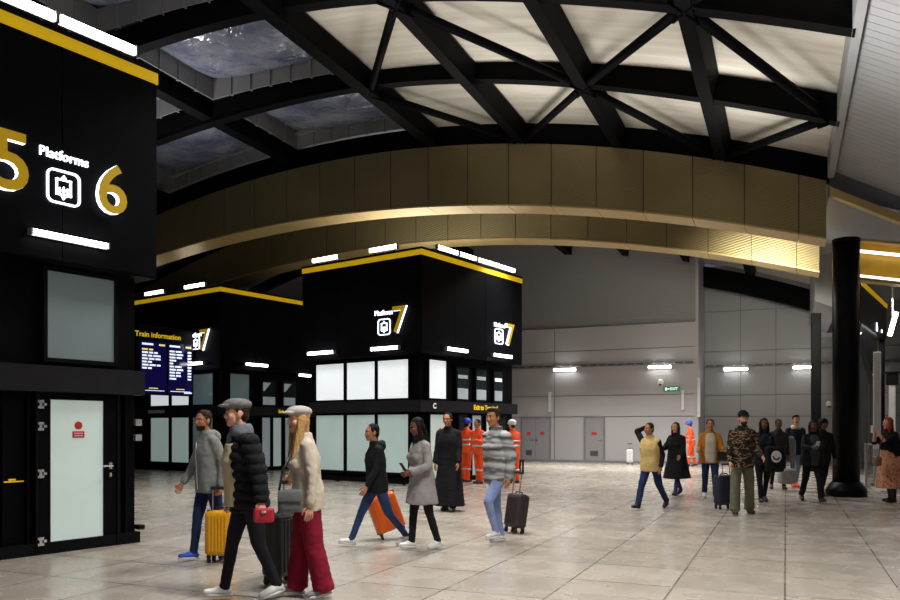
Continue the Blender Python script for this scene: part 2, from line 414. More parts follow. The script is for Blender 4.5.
chord(9.6, 'dark curved roof beam midway behind the farther arch', lo=.15, hi=.55)
TB = [.45, 2.6, 5, 7.5, 10]
lname = ['at the right edge beside grey soffit', 'second from the right', 'in the middle of the cream ceiling', 'third from the grey soffit, running to the arch top', 'dividing cream ceiling from grey film cushions']
def rib(t, lab, d0=-19, d1=16.6, w=.3, off=0.0):
    z = ztop(t)+off; mb = MB()
    dz = -.0157*2*(t-12.2)
    M = Matrix.Translation((-t, 0, z)) @ Matrix.Rotation(math.atan(dz), 4, 'Y')
    mb.box((-w/2, d0, .02), (w/2, d1, .07), M).box((-w/2+.025, d0, .07), (w/2-.025, d1, .5), M)
    tag(gbuild(mb, 'roof_cross_beam', M_STEEL), lab, 'beam')
for t, l in zip(TB[1:], lname[1:]): rib(t, 'straight black roof beam '+l, w=.26 if t<10 else .34)
rib(14.6, 'straight black roof beam between grey film cushions, left of the cream ceiling', off=.15)
rib(19.2, 'straight black roof beam at far left behind the platform 5 6 tower')
def brace(ta, da, tb, db, lab):
    a = Vector((-ta, da, ztop(ta)+.12)); b = Vector((-tb, db, ztop(tb)+.12)); v = (b-a).normalized()
    t = thing('roof_brace', lab, 'brace', GO, GR)
    MB().tube([a+v*.3, b-v*.3], .085, 12).build('tube', M_STEEL, t, True)
    for p in (a+v*.3, b-v*.3):
        s = v if p == a+v*.3 else -v
        MB().rbox((-.16,-.02,-.13),(.16,.02,.13), .01, 1, Matrix.Translation(p-s*.1) @ v.to_track_quat('X','Z').to_matrix().to_4x4()).build('gusset', M_STEEL, t)
    return t
A, B, C_ = CD[0], CD[1], CD[2]
where = {}
for i in range(4):
    (ta, da), (tb, db) = ((TB[i], B), (TB[i+1], A)) if i % 2 == 0 else ((TB[i], A), (TB[i+1], B))
    brace(ta, da, tb, db, ['black diagonal roof brace just above gold arch, rightmost', 'black diagonal roof brace just above gold arch, second from right', 'black diagonal roof brace just above gold arch, third from right', 'black diagonal roof brace just above gold arch, leftmost'][i])
    (ta, da), (tb, db) = ((TB[i], B), (TB[i+1], C_)) if i % 2 == 0 else ((TB[i], C_), (TB[i+1], B))
    brace(ta, da, tb, db, ['long black diagonal brace under cream ceiling nearest the grey soffit', 'long black diagonal brace in upper row, second from grey soffit', 'long black diagonal brace in upper row, third from grey soffit', 'black diagonal brace in upper row beside the film cushions'][i])
    (ta, da), (tb, db) = ((TB[i], CD[3]), (TB[i+1], C_)) if i % 2 == 0 else ((TB[i], C_), (TB[i+1], CD[3]))
    brace(ta, da, tb, db, ['diagonal roof brace overhead at the top right corner', 'diagonal roof brace overhead, second from right', 'diagonal roof brace overhead, third from right', 'diagonal roof brace overhead beside the film cushions'][i])
# film cushions in kerbed bays
ZS = {0:'next to the cream ceiling', 1:'left of the middle roof beam', 2:'at the far left'}
DS = {0:'just above the gold arch', 1:'second up from the gold arch', 2:'third up from the gold arch', 3:'highest over the hall'}
tbs = [10, 14.6, 19.2, 24]; dbs = CD
for i in range(3):
    for j in range(4):
        root = thing('roof_cushion', 'film roof cushion %s, %s' % (ZS[i], DS[j]), 'roof cushion', GO, GR, None)
        t0, t1, d1, d0 = tbs[i]+.28, tbs[i+1]-.28, dbs[j]-.25, dbs[j+1]+.25
        mb = MB(); N = 20; rgv = []
        for a in range(N+1):
            row = []
            for b in range(N+1):
                fa, fb = a/N, b/N
                t = t0+(t1-t0)*fa; dd = d0+(d1-d0)*fb
                prof = (1-(2*fa-1)**4)*(1-(2*fb-1)**4)
                z = ztop(t)+1.08-.5*prof + .045*noise.noise((t*1.3+i*7, dd*1.6+j*5, 0))*prof + .02*noise.noise((t*4, dd*4, 3))*prof
                row.append(mb.bm.verts.new((-t, dd, z)))
            rgv.append(row)
        for a in range(N):
            for b in range(N): mb.bm.faces.new((rgv[a][b], rgv[a+1][b], rgv[a+1][b+1], rgv[a][b+1]))
        o = mb.build('film', M_CUSH, root, True)
        md = o.modifiers.new('s', 'SOLIDIFY'); md.thickness = .01
        # kerb panels with fins round the bay
        for (ax, fixed, lo_, hi_) in (('t', d0, t0, t1), ('t', d1, t0, t1), ('d', t0, d0, d1), ('d', t1, d0, d1)):
            mb = MB(); fins = []; n = 7 if ax == 't' else 5
            for k in range(n):
                u0 = lo_+(hi_-lo_)*k/n; u1 = lo_+(hi_-lo_)*(k+1)/n
                fins.append(MB())
                for (q0, q1, z0_, z1_, dst, th) in ((u0, u1, .56, 1.06, mb, .015), (u0-.018, u0+.018, .54, 1.06, fins[-1], .05)):
                    if ax == 't':
                        za, zb = ztop(q0), ztop(q1)
                        dst.rings([[(-q0, fixed-th, za+z0_), (-q0, fixed+th, za+z0_), (-q0, fixed+th, za+z1_), (-q0, fixed-th, za+z1_)],
                                   [(-q1, fixed-th, zb+z0_), (-q1, fixed+th, zb+z0_), (-q1, fixed+th, zb+z1_), (-q1, fixed-th, zb+z1_)]])
                    else:
                        z = ztop(fixed); dst.box((-fixed-th, q0, z+z0_), (-fixed+th, q1, z+z1_))
            bmesh.ops.remove_doubles(mb.bm, verts=mb.bm.verts[:], dist=.002)
            k_ = mb.build('kerb', M_FIN, root)
            for f_ in fins: f_.build('fin', M_GREYD, k_)

# ------------------------------------------------------------------ columns
cp = ground(846, 496)
col = thing('round_column', 'thick round glossy black column on round base at right', 'column', cp)
MB().lathe([(.275,.3),(.275,5.65)], 40).build('shaft', M_COLUMN, col, True)
MB().lathe([(.42,0),(.42,.12),(.38,.2),(.31,.3),(.275,.32)], 40).build('base', M_COLUMN, col, True)
MB().lathe([(.285,5.58),(.285,5.66)], 40).build('collar', M_COLUMN, col)
pp = Vector(((816-CX)/F*27, 27, 0))
post = thing('steel_post', 'slim square dark post standing behind the group on the right', 'post', pp, GR)
MB().rbox((-.16,-.16,.02),(.16,.16,5.46),.02).build('shaft', M_COLUMN, post)
MB().box((-.26,-.26,0),(.26,.26,.03)).build('base_plate', M_STEEL, post)

# ------------------------------------------------------------------ lift towers
H1, H2, OV = 3.45, 6.2, .22
def tower(label, origin, x0, x1, y0, y1, ov=(OV,OV,OV,OV), seams=True):
    root = thing('lift_tower', label, 'kiosk', origin, BR)
    MB().box((x0+.08, y0+.08, 0), (x1, y1, H1)).build('lower_wall', M_BLACK, root)
    ub = MB(); X0, X1, Y0, Y1 = x0-ov[0], x1+ov[1], y0-ov[2], y1+ov[3]
    ub.box((X0, Y0, H1), (X1, Y1, H2-.2))
    # thin seams: cladding sheets standing a hair proud
    for k in range(int((X1-X0)/1.5)+1):
        a = X0+k*1.5; b = min(a+1.488, X1)
        if b-a > .1: ub.box((a, Y0-.012, H1+.02), (b, Y0, H2-.22))
    for k in range(int((Y1-Y0)/1.5)+1):
        a = Y0+k*1.5; b = min(a+1.488, Y1)
        if b-a > .1: ub.box((X0-.012, a, H1+.02), (X0, b, H2-.22))
    ub.build('upper_box', M_BLACK, root)
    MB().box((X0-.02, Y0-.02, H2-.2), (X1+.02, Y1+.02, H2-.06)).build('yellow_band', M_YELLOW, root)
    MB().box((X0-.03, Y0-.03, H2-.06), (X1+.03, Y1+.03, H2)).build('roof_cap', M_BLACK2, root)
    MB().box((x0-.1, y0-.1, 1.93), (x1+.04, y1+.1, 2.24)).build('band', M_BEAM, root)
    MB().box((x0-.02, y0-.02, 0), (x1+.02, y1+.02, .14)).build('plinth', M_BLACK2, root)
    return root
def win_r(root, a, b, z0, z1, m, y=.0, name='window', sub=True):     # on the face y = 0
    f = MB(); w = .05
    f.box((a-w, y-.02, z0-w), (b+w, y+.09, z0)).box((a-w, y-.02, z1), (b+w, y+.09, z1+w)).box((a-w, y-.02, z0), (a, y+.09, z1)).box((b, y-.02, z0), (b+w, y+.09, z1))
    fr = f.build(name, M_BLACK2, root)
    MB().box((a, y+.0, z0), (b, y+.078, z1)).build('pane', m, fr)
    return fr
def win_l(root, a, b, z0, z1, m, x=.0, name='window'):     # on the face x = 0
    f = MB(); w = .05
    f.box((x-.02, a-w, z0-w), (x+.09, b+w, z0)).box((x-.02, a-w, z1), (x+.09, b+w, z1+w)).box((x-.02, a-w, z0), (x+.09, a, z1)).box((x-.02, b, z0), (x+.09, b+w, z1))
    fr = f.build(name, M_BLACK2, root)
    MB().box((x+.0, a, z0), (x+.078, b, z1)).build('pane', m, fr)
    return fr

def lift_sign(pos, rz, items, label):
    """items: list of (kind, x, z, size); thing origin on the wall, facing local -y"""
    t = thing('platform_sign', label, 'sign', pos, rz)
    for it in items:
        k = it[0]
        if k == 'num':
            mb = MB(); text_mesh(mb, it[1], it[4], .035, at(it[2], -.045, it[3]), .012*it[4]); g = mb.build('numeral', M_WHITEG, t)
            mb = MB(); text_mesh(mb, it[1], it[4], .004, at(it[2], -.086, it[3]), .011*it[4]); mb.build('gold_face', M_GOLDN, g)
        elif k == 'word':
            mb = MB(); text_mesh(mb, it[1], it[4], .012, at(it[2], -.02, it[3]), .008*it[4]); mb.build('lettering', M_WHITEG, t)
        else:
            _, _, x, z, s = it
            mb = MB(); n = 32
            def rr(h, r):
                pts = []
                for q in range(4):
                    cx_, cz_ = (h-r)*(1,-1,-1,1)[q], (h-r)*(1,1,-1,-1)[q]
                    for j in range(8):
                        a = math.pi/2*(q+j/7); pts.append((x+cx_+r*math.cos(a), z+cz_+r*math.sin(a)))
                return pts
            o_, i_ = rr(s/2, s*.2), rr(s/2-s*.055, s*.15)
            for y in (-.03, -.005):
                pass
            m_ = len(o_)
            vo = [[mb.bm.verts.new((p[0], y, p[1])) for p in o_] for y in (-.03, -.004)]
            vi = [[mb.bm.verts.new((p[0], y, p[1])) for p in i_] for y in (-.03, -.004)]
            for q in range(m_):
                r2 = (q+1) % m_
                mb.bm.faces.new((vo[0][q], vo[0][r2], vi[0][r2], vi[0][q])); mb.bm.faces.new((vo[0][q], vo[1][q], vo[1][r2], vo[0][r2])); mb.bm.faces.new((vi[0][q], vi[0][r2], vi[1][r2], vi[1][q]))
            c = s*.23; w = s*.045      # car outline
            mb.box((x-c, -.03, z-c*1.05), (x-c+w, -.004, z+c*1.05)).box((x+c-w, -.03, z-c*1.05), (x+c, -.004, z+c*1.05)).box((x-c, -.03, z+c*1.05-w), (x+c, -.004, z+c*1.05)).box((x-c, -.03, z-c*1.05), (x+c, -.004, z-c*1.05+w))
            for dx, sc in ((-.115, .75), (.0, .95), (.115, .8)):       # riders
                px_ = x+dx*s; hb = s*.2*sc
                mb.prism([(px_-.022*s, z-c+.06*s), (px_+.022*s, z-c+.06*s), (px_+.034*s, z-c+hb), (px_-.034*s, z-c+hb)], -.03, -.004)
                mb.ball((px_, -.017, z-c+hb+.045*s), (.028*s, .012, .028*s), 10, 6)
            for sg in (1, -1):        # arrows up and down
                mb.prism([(x-.075*s, z+sg*(c*1.15)), (x+.075*s, z+sg*(c*1.15)), (x, z+sg*(c*1.15+.1*s))], -.03, -.004)
            mb.build('lift_pictogram', M_WHITEG, t)
    return t

# ---- tower A (platforms 5 and 6), near left
PA = Vector((-4.1, 10.25, 0))
TA = tower('big black lift tower with gold numbers 5 and 6 at left', PA, -3.9, 0, 0, 4.4, (.22,.12,.22,.22))
def ax(px): return onface(PA, BU, px)[0]
a0, a1 = ax(47), ax(114)
win_r(TA, a0, a1, 2.34, 3.38, M_WINGR)
d0, d1 = ax(38), ax(116); g0, g1 = ax(50), ax(103)
fr = MB().box((d0-.04, -.03, 0), (d0, .09, 2.0)).box((d1, -.03, 0), (d1+.04, .09, 2.0)).box((d0, -.03, 1.94), (d1, .09, 2.0)).build('door_frame', M_BLACK2, TA)
dr = MB().box((d0+.01, -.015, .02), (g0, .078, 1.93)).box((g1, -.015, .02), (d1-.01, .078, 1.93)).box((g0, -.015, .02), (g1, .078, .12)).box((g0, -.015, 1.84), (g1, .078, 1.93)).build('door', M_BLACK, TA)
MB().box((g0, .0, .12), (g1, .078, 1.84)).build('glass', M_DOORGL, dr)
hx = (g1+d1)/2
MB().box((hx-.02, -.03, .98), (hx+.02, -.016, 1.06)).tube([(hx, -.03, 1.02), (hx, -.075, 1.02), (hx-.12, -.075, 1.02)], .011, 8).box((hx-.015, -.03, .88), (hx+.015, -.016, .93)).build('handle', M_CHROME, dr)
for z in (1.78, 1.52, .96, .16):
    MB().box((d0+.0, -.04, z-.05), (d0+.03, -.016, z+.05)).box((d0-.02, -.045, z+.02), (d0+.05, -.016, z+.05)).box((d0-.02, -.045, z-.05), (d0+.05, -.016, z-.02)).box((d0+.05, -.04, z-.015), (d0+.085, -.016, z+.015)).build('hinge', M_CHROME, dr)
sx = g0+(g1-g0)*.52
MB().box((sx-.075, -.006, 1.38), (sx+.075, -.001, 1.46)).lathe([(.05,1.49),(.05,1.58)], 4, (sx, .04)).build('notice', M_RED, dr)
MB().ball((sx, -.004, 1.53), (.05, .006, .05), 16, 8).build('notice_symbol', M_RED, dr)
mb = MB(); text_mesh(mb, 'Exit', .05, .002, at(sx, -.008, 1.42), 0); mb.bm.free(); mb.bm = bmesh.new()
for k in range(2): mb.box((sx-.055, -.009, 1.40+.03*k), (sx+.055, -.0065, 1.41+.03*k))
mb.build('notice_lines', mat('white_print', (.85,.85,.85), .5, var=.03), dr)
# cladding joints of the lower storey and small yellow marker
for xx in (ax(3), ax(30)-.02, ax(126)):
    MB().box((xx-.006, -.004, .14), (xx+.006, .081, 1.93)).build('cladding_joint', M_BLACK2, TA)
xa = ax(16)
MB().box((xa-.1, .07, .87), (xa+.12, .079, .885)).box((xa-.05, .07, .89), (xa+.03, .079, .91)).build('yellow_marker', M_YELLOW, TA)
# small white boxes on the far edge
for z in (1.53, 1.33):
    MB().box((-.02, .02, z), (.07, .075, z+.085)).build('call_plate', M_CHROME, TA)
MB().rbox((-.03, -.07, .17), (.06, .06, .23), .01).build('door_stop', M_BLACK2, TA)
PAu = PA - BV*(OV+.02)
def on_a(px, py): return onface(PAu, BU, px, py)
sA = 1.0
s5, p5 = on_a(8, 165); s6, p6 = on_a(109, 193); sp, pw = on_a(63.5, 157.5); sq, pq = on_a(63, 188)
o = PAu + BU*sq; o.z = 0
lift_sign(o, BR, [('num','5', s5-sq, p5.z, .93), ('num','6', s6-sq, p6.z, .84), ('word','Platforms', sp-sq, pw.z, .155), ('pic','', 0, pq.z, .4)], 'glowing sign with gold 5 and 6 either side of Platforms lift symbol')
s0, p0 = on_a(29, 233); s1, p1 = on_a(104, 246)
strip_light((p0+p1)/2, BR, (p1-p0).length, 'white strip light under the gold 5 and 6 sign', .075, .1)
TOPA = PAu - BV*.08
def top_lights(P, dvec, spans, rz, labs, py=None):
    for (pa, pb), lab in zip(spans, labs):
        sa, a = onface(P, dvec, pa); sb, b = onface(P, dvec, pb)
        c = (a+b)/2; c.z = H2+.13
        nrm = Vector((math.sin(rz), -math.cos(rz), 0))
        t = strip_light(c + nrm*0.02, rz, abs(sb-sa), lab, .13, .1, M_LAMP)
        L_ = abs(sb-sa)
        for q_ in (-.35, .35): MB().box((L_*q_-.02, -.03, -.13), (L_*q_+.02, .0, -.064)).build('bracket', M_BLACK2, t)
top_lights(PAu+BV*.12, BU, [(-30, 51), (55, 131)], BR, ['long white strip light on tower roof edge at the top left corner', 'white strip light on roof edge above the gold 6'])

# ---- tower B (platform 7), centre
PB = Vector((-.79, 20.5, 0)); LU, LV = 4.75, 3.95
TBw = tower('black lift tower with two lit platform 7 signs in the centre', PB, 0, LU, 0, LV, (OV, .08, OV, OV))
for (a, b) in ((.39,1.46), (1.57,2.62), (2.74,3.84)):
    win_l(TBw, a, b, 2.3, 3.33, M_WINHI); win_l(TBw, a, b, .3, 1.86, M_WINLO)
def bx(px): return onface(PB, BU, px)[0]
win_r(TBw, bx(429), bx(446), 2.3, 3.33, M_WINHI)
for k, (pa, pb) in enumerate(((457,469), (476,487), (494,503))):
    fr = win_r(TBw, bx(pa), bx(pb), 2.3, 3.2, M_DARKG)
    xa_, xb_ = bx(pa), bx(pb); w_ = xb_-xa_
    MB().box((xa_+.03, -.012, 2.32), (xb_-.06, -.002, 2.62)).build('lit_panel', M_WINDK, fr)
    MB().box((xa_+.05, -.012, 2.9), (xb_-.08, -.002, 3.0)).build('lit_strip', M_WINHI if k == 2 else M_WINDK, fr)
dfr = win_r(TBw, bx(430), bx(447), .1, 1.86, M_DOORGL, name='door')
MB().ball((bx(440), -.01, 1.45), (.06,.008,.06), 12, 6).build('notice', M_RED, dfr)
for (pa, pb, m_) in ((459,467,M_DARKG), (472,481,M_WINDK), (486,496,M_WINLO), (499,506,M_DARKG)):
    win_r(TBw, bx(pa), bx(pb), .1, 1.86, m_, name='entrance_panel')
PBb = PB - BV*.1
def textsign(P, px0, px1, py, body, label, rz, dvec):
    s0, a = onface(P, dvec, px0, py); s1, b = onface(P, dvec, px1, py); c = (a+b)/2; c.z = 2.085
    mb = MB(); L_ = abs(s1-s0); size = L_/(len(body)*.5)
    text_mesh(mb, body, size, .004, at(0, -.006, 0), .006); o = mb.build('lettering_sign', M_GOLDT, None, False, c, rz)
    tag(o, label, 'sign')
textsign(PBb, 471, 500, 407, 'Exit to Terminal', 'yellow lettering on fascia of the central platform 7 tower', BR, BU)
s, p = onface(PBb, BU, 434.5, 406); p.z = 2.085
mb = MB(); text_mesh(mb, 'C', .2, .005, at(0,-.008,0), .008); tag(mb.build('letter_sign', mat('white_letter', (.85,.85,.88), .4, emit=.3, var=.03), None, False, p, BR), 'small white letter C on the fascia of the central tower', 'sign')
PBl = PB - BU*OV - BV*OV      # upper box corner
PBL = PBl - BU*.02; PBR = PBl - BV*.02
dl = -BV
def sgn(P, dvec, rz, n, w, q, label, wordtext, ns, ws, qs, dzs=(0,0,0)):
    s7, p7 = onface(P, dvec, *n); sw, pw_ = onface(P, dvec, *w); sq_, pq_ = onface(P, dvec, *q)
    o = Vector((pq_.x, pq_.y, 0))
    lift_sign(o, rz, [('num','7', s7-sq_, p7.z, ns), ('word', wordtext, sw-sq_, pw_.z, ws), ('pic','', 0, pq_.z, qs)], label)
sgn(PBL, dl, BL, (400.5,321), (384,313), (384.5,327), 'lit Platform 7 lift sign on the left face of central tower', 'Platform', .98, .185, .44)
sgn(PBR, BU, BR, (508,336), (499,325.5), (498.5,336.5), 'lit Platform 7 lift sign on the right face of central tower', 'Platform', .9, .17, .46)
def face_lamp(P, dvec, rz, pa, pb, py, lab, h=.1):
    s0, a = onface(P, dvec, pa, py); s1, b = onface(P, dvec, pb, py); c = (a+b)/2
    strip_light(c, rz, abs(s1-s0), lab, h, .11)
face_lamp(PBL, dl, BL, 310, 335.5, 353, 'white strip light over the left lit windows of central tower')
face_lamp(PBL, dl, BL, 373, 400, 348.5, 'white strip light below left platform 7 sign of central tower')
face_lamp(PBR, BU, BR, 444.5, 465, 350, 'white strip light over the tall window on the right face of central tower')
face_lamp(PBR, BU, BR, 491, 509.5, 356, 'white strip light below right platform 7 sign of central tower')
top_lights(PBL+BU*.12, dl, [(315,340), (372,399)], BL, ['white strip light on central tower roof, leftmost', 'white strip light on central tower roof just left of its corner'])
top_lights(PBR+BV*.12, BU, [(435,455), (457,473.5), (475.5,494), (496,512)], BR, ['white strip light on central tower roof just right of its corner', 'white strip light on central tower right roof edge, second from corner', 'white strip light on central tower right roof edge, third from corner', 'white strip light on central tower roof, rightmost'])

# ---- tower C, behind left
PC = Vector((-7.6, 25.95, 0))
TC = tower('black lift tower behind the information screens, partly hidden by central tower', PC, 0, 5.2, 0, 5.2)
def cy(px): return -onface(PC, dl, px)[0]
def cx_(px): return onface(PC, BU, px)[0]
win_l(TC, cy(213), cy(193), 2.3, 3.33, M_TEAL)
for (pa, pb) in ((189,172), (169,151)):
    win_l(TC, cy(pa), cy(pb), 2.3, 3.1, M_WINHI); win_l(TC, cy(pa), cy(pb), .3, 1.86, M_WINLO)
win_l(TC, cy(213), cy(193), .3, 1.86, M_TEAL)
win_r(TC, cx_(230), cx_(249), 2.3, 3.33, M_TEAL)
for (pa, pb) in ((262,276), (283,296)):
    fr = win_r(TC, cx_(pa), cx_(pb), 2.3, 3.15, M_DARKG)
    MB().box((cx_(pa)+.04, -.012, 2.32), (cx_(pb)-.05, -.002, 2.6)).build('lit_panel', M_WINDK, fr)
    MB().prism([(cx_(pa)+.05, 2.8), (cx_(pa)+.1, 2.8), (cx_(pa)+.4, 3.1), (cx_(pa)+.05, 3.1)], -.012, -.002).build('lit_strip', M_WINDK, fr)
for (pa, pb, m_) in ((231,247,M_DARKG), (262,270,M_WINDK), (273,281,M_WINLO), (285,294,M_WINDK)):
    win_r(TC, cx_(pa), cx_(pb), .1, 1.86, m_, name='entrance_panel')
textsign(PC-BV*.1, 276, 303, 411, 'Exit to Terminal', 'yellow lettering on fascia of the tower behind left', BR, BU)
PCl = PC - BU*OV - BV*OV; PCL = PCl - BU*.02; PCR = PCl - BV*.02
sgn(PCL, dl, BL, (205.5,341), (196,335), (196,343), 'lit Platform 7 lift sign beside the information screens', 'Platform', .98, .185, .44)
face_lamp(PCL, dl, BL, 192, 205, 363.5, 'white strip light beside the information screens')
face_lamp(PCR, BU, BR, 244, 266, 365, 'white strip light on right face of the tower behind left')
face_lamp(PCR, BU, BR, 297, 309, 375.5, 'white strip light on the tower behind, at central tower edge')
top_lights(PCL+BU*.12, dl, [(147.5,166), (187,207)], BL, ['white strip light on rear left tower roof, nearest the 5 6 tower', 'white strip light on rear left tower roof, nearer its corner'])
MB().box((-.115, cy(167), 2.03), (-.1, cy(151), 2.14)).build('name_plate', MATS['white_print'], TC)
# guard rails in front of the glass
def guard(P, rz, length, label):
    t = thing('guard_rail', label, 'rail', P, rz)
    MB().tube([(0,0,.28),(length,0,.28)], .03, 10).build('rail', M_STEEL, t, True)
    n = int(length/1.3)+1
    for k in range(n+1):
        x = .05+(length-.1)*k/n
        MB().tube([(x,0,0),(x,0,.26)], .025, 8).lathe([(.06,0),(.06,.015)], 10, (x,0)).build('post', M_STEEL, t)
guard(PB - BU*.35 + BV*3.9, BL, 3.7, 'low dark guard rail at the glass foot of central tower')
guard(PC - BU*.35 + BV*4.9, BL, 4.7, 'low dark guard rail at the glass foot of rear left tower')

# ---- train information screens, a blade on tower C
s, p = onface(PCL, dl, 192.5)
IO = Vector((p.x, p.y, 0)); Li = 2.0
ib = thing('information_board', 'Train information board of two tall blue screens beside platform 7 sign', 'screen', IO - BU*Li, BR)
zb, zt = 2.62, 4.3
MB().rbox((-.05,-.06,zb-.05),(Li,.08,zt+.5),.015).build('casing', M_BLACK2, ib)
M_SCR = mat('screen_blue', lin(10,9,36), .15, 0, emit=.35, ecol=lin(26,22,92), var=.05)
M_STX = mat('screen_white_text', (.75,.8,1), .3, 0, emit=1.1, ecol=(.72,.8,1))
M_STY = mat('screen_yellow_text', (.9,.8,.3), .3, 0, emit=.8, ecol=(.9,.75,.2))
mb = MB(); text_mesh(mb, 'Train information', .235, .004, at(.66,-.07,zt+.2), .004); mb.build('header_lettering', M_GOLDT, ib)
rnd = random.Random(3)
for k in range(2):
    a = .02+k*1.0; scr = MB().box((a,-.066,zb),(a+.93,-.058,zt)).build('screen', M_SCR, ib)
    nrow = 7 if k == 0 else 10
    def bar(x0_, x1_, z0_, z1_, yel=False):
        MB().box((x0_, -.069, z0_), (x1_, -.0661, z1_)).build('text_line', M_STY if yel else M_STX, scr)
    for i in range(nrow):
        z = zt-.27-.1*i; x = a+.05
        for q in range(rnd.choice((2, 3)) if k == 0 else rnd.choice((1, 2))):
            w_ = rnd.uniform(.13, .26); bar(x, x+w_, z-.028, z+.028, k == 0 and i == 0); x += w_+.04
        if k == 1: bar(a+.74, a+.88, z-.028, z+.028)
    bar(a+.3, a+.62, zb+.15, zb+.18, True); bar(a+.08, a+.85, zb+.08, zb+.1)
    if k == 1: bar(a+.6, a+.9, zb+.03, zb+.075)
    bar(a+.66, a+.88, zt-.13, zt-.07, True); bar(a+.05, a+.45, zt-.13, zt-.07)

# ---- tower D and gold fascia, right edge
PD = onface(Vector((0,24.8,0)), Vector((1,0,0)), 861)[1]
TD = thing('lift_kiosk', 'dark lift kiosk with thin yellow edge behind round column at right', 'kiosk', PD, BR)
LD = 6.0
MB().box((0,-.0,4.85),(LD,.8,6.05)).build('upper_box', mat('slate_cladding', (.05,.052,.062), .4, 0, var=.12), TD)
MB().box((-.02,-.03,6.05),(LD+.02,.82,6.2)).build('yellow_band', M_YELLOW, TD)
for k, (xx, yy) in enumerate(((.05,.05),(LD-.2,.05),(.05,.6),(LD-.2,.6))):
    MB().box((xx,yy,0),(xx+.18,yy+.18,4.85)).build('post', M_BLACK2, TD)
gl = MB().box((1.2,.16,.1),(LD-1.2,.19,4.7)).build('glazing', mat('smoked_glass', (.05,.055,.06), .08, 0, spec=.6, var=.15), TD)
MB().box((2.4,.13,.3),(2.75,.15,4.4)).build('steel_mullion', M_STAIN, TD)
MB().box((.25,.68,0),(LD-.25,.72,4.85)).build('rear_wall', M_GREYD, TD)
MB().box((.28,.62,.0),(1.1,.66,3.4)).build('lit_panel', M_WINGR, TD)
mb = MB(); s = .5; text_mesh(mb, 'h', .4, .01, at(3.4,-.02,5.05), .015); mb.box((4.6,-.03,4.98),(4.65,-.005,5.1)).box((4.56,-.03,5.02),(4.69,-.005,5.06)); mb.build('white_marks', M_WHITEG, TD)
# tilted black sign box beside the column
s0 = Vector(((861-CX)/F*22, 22, 0)); 
tb = thing('tilted_panel', 'black sloping panel with silver edge hanging behind the round column', 'panel', s0, 0)
za, zb_ = EYE+(HY-335)*22/F, EYE+(HY-384)*22/F
mb = MB(); dx = .33
mb.prism([(-.08, za), (.13, za), (.13+dx, zb_), (.0+dx-.02, zb_)], -.15, .15); mb.build('casing', M_BLACK2, tb)
MB().prism([(.135, za-.02), (.155, za-.02), (.155+dx, zb_+.05), (.135+dx, zb_+.05)], -.1, .1).build('edge_strip', M_STAIN, tb)
MB().box((-.06,-.04,za-.01),(-.02,.04,5.8)).build('hanger', M_STEEL, tb)
MB().ball((dx+.06,-.14,zb_+.1), (.06,.05,.06), 12, 8).build('lamp', M_WINHI, tb)
# gold lit fascia box right of the column
g0 = GO + GU*.95 + GW*.36
gf = thing('gold_fascia', 'brightly lit gold fascia with white strip lights right of the round column', 'fascia', g0, GR)
def sl_box(mb, x0, x1, y0, y1, z0, z1, k=-.2):
    mb.rings([[(x0,y0,z0+k*x0),(x0,y1,z0+k*x0),(x0,y1,z1+k*x0),(x0,y0,z1+k*x0)],[(x1,y0,z0+k*x1),(x1,y1,z0+k*x1),(x1,y1,z1+k*x1),(x1,y0,z1+k*x1)]]); return mb
zf1, zf0 = EYE+(HY-243)*17.9/F, EYE+(HY-279)*17.9/F
M_SOFTL = mat('soft_lamp_tube', (1,1,1), .4, 0, emit=2.0, ecol=(1,.95,.85))
M_GLOWG = mat('gold_lit_panel', lin(215,170,60), .4, .3, var=.12, vscale=3)
sl_box(MB(), 0, 3.4, .0, .05, zf0, zf1).build('gold_panel', M_GLOWG, gf)
sl_box(MB(), -.02, 3.4, -.28, .05, zf1, zf1+.06).build('top_shelf', M_GOLDS, gf)
sl_box(MB(), -.02, 3.4, -.28, .05, zf0-.07, zf0).build('bottom_shelf', M_GOLDS, gf)
sl_box(MB(), .0, 3.4, -.27, -.2, zf1-.26, zf1-.2).build('upper_tube', M_SOFTL, gf)
sl_box(MB(), .0, 3.4, -.27, -.2, zf0+.01, zf0+.06).build('lower_tube', M_SOFTL, gf)
MB().box((-.06,-.29,zf0-.1),(-.02,.06,zf1+.08)).build('end_plate', mat('pale_end_plate', (.6,.58,.52), .4, var=.05), gf)
# slanted wall light, glass balustrade and posts at far right
s = Vector(((893-CX)/F*21, 21, EYE+(HY-324)*21/F))
t = thing('slanted_light', 'small slanted white strip light at the right picture edge', 'light', s, GR)
MB().box((-.05,-.04,-.32),(.05,.04,.32), Matrix.Rotation(R(14),4,'Y')).build('tube', M_LAMPW, t)
MB().box((-.06,.04,-.33),(.06,.08,.33), Matrix.Rotation(R(14),4,'Y')).box((-.02,.08,-.02),(.02,.12,1.68)).build('housing', M_HOUS, t)
for (px, d, y0, lab) in ((877, 20.5, 352, 'tall pale steel post behind the woman taking a photo'), (892, 23.5, 385, 'steel post with black head at the right picture edge')):
    p = Vector(((px-CX)/F*d, d, 0)); zt_ = EYE+(HY-y0)*d/F
    t = thing('gate_post', lab, 'post', p, GR)
    MB().rbox((-.09,-.06,.02),(.09,.06,zt_),.02).build('shaft', mat('pale_satin_steel', (.55,.54,.52), .35, .5, var=.08), t)
    MB().box((-.14,-.12,0),(.14,.12,.03)).build('base_plate', M_STEEL, t)
    if px == 892: MB().rbox((-.16,-.1,zt_),(.16,.1,zt_+.35),.02).box((-.22,-.14,zt_+.35),(.22,.14,zt_+.4)).build('head', M_BLACK2, t)
bp = Vector(((866-CX)/F*18.3, 18.3, 0))
t = thing('barrier', 'glass and steel barrier right beside the round column', 'barrier', bp, R(54-24))
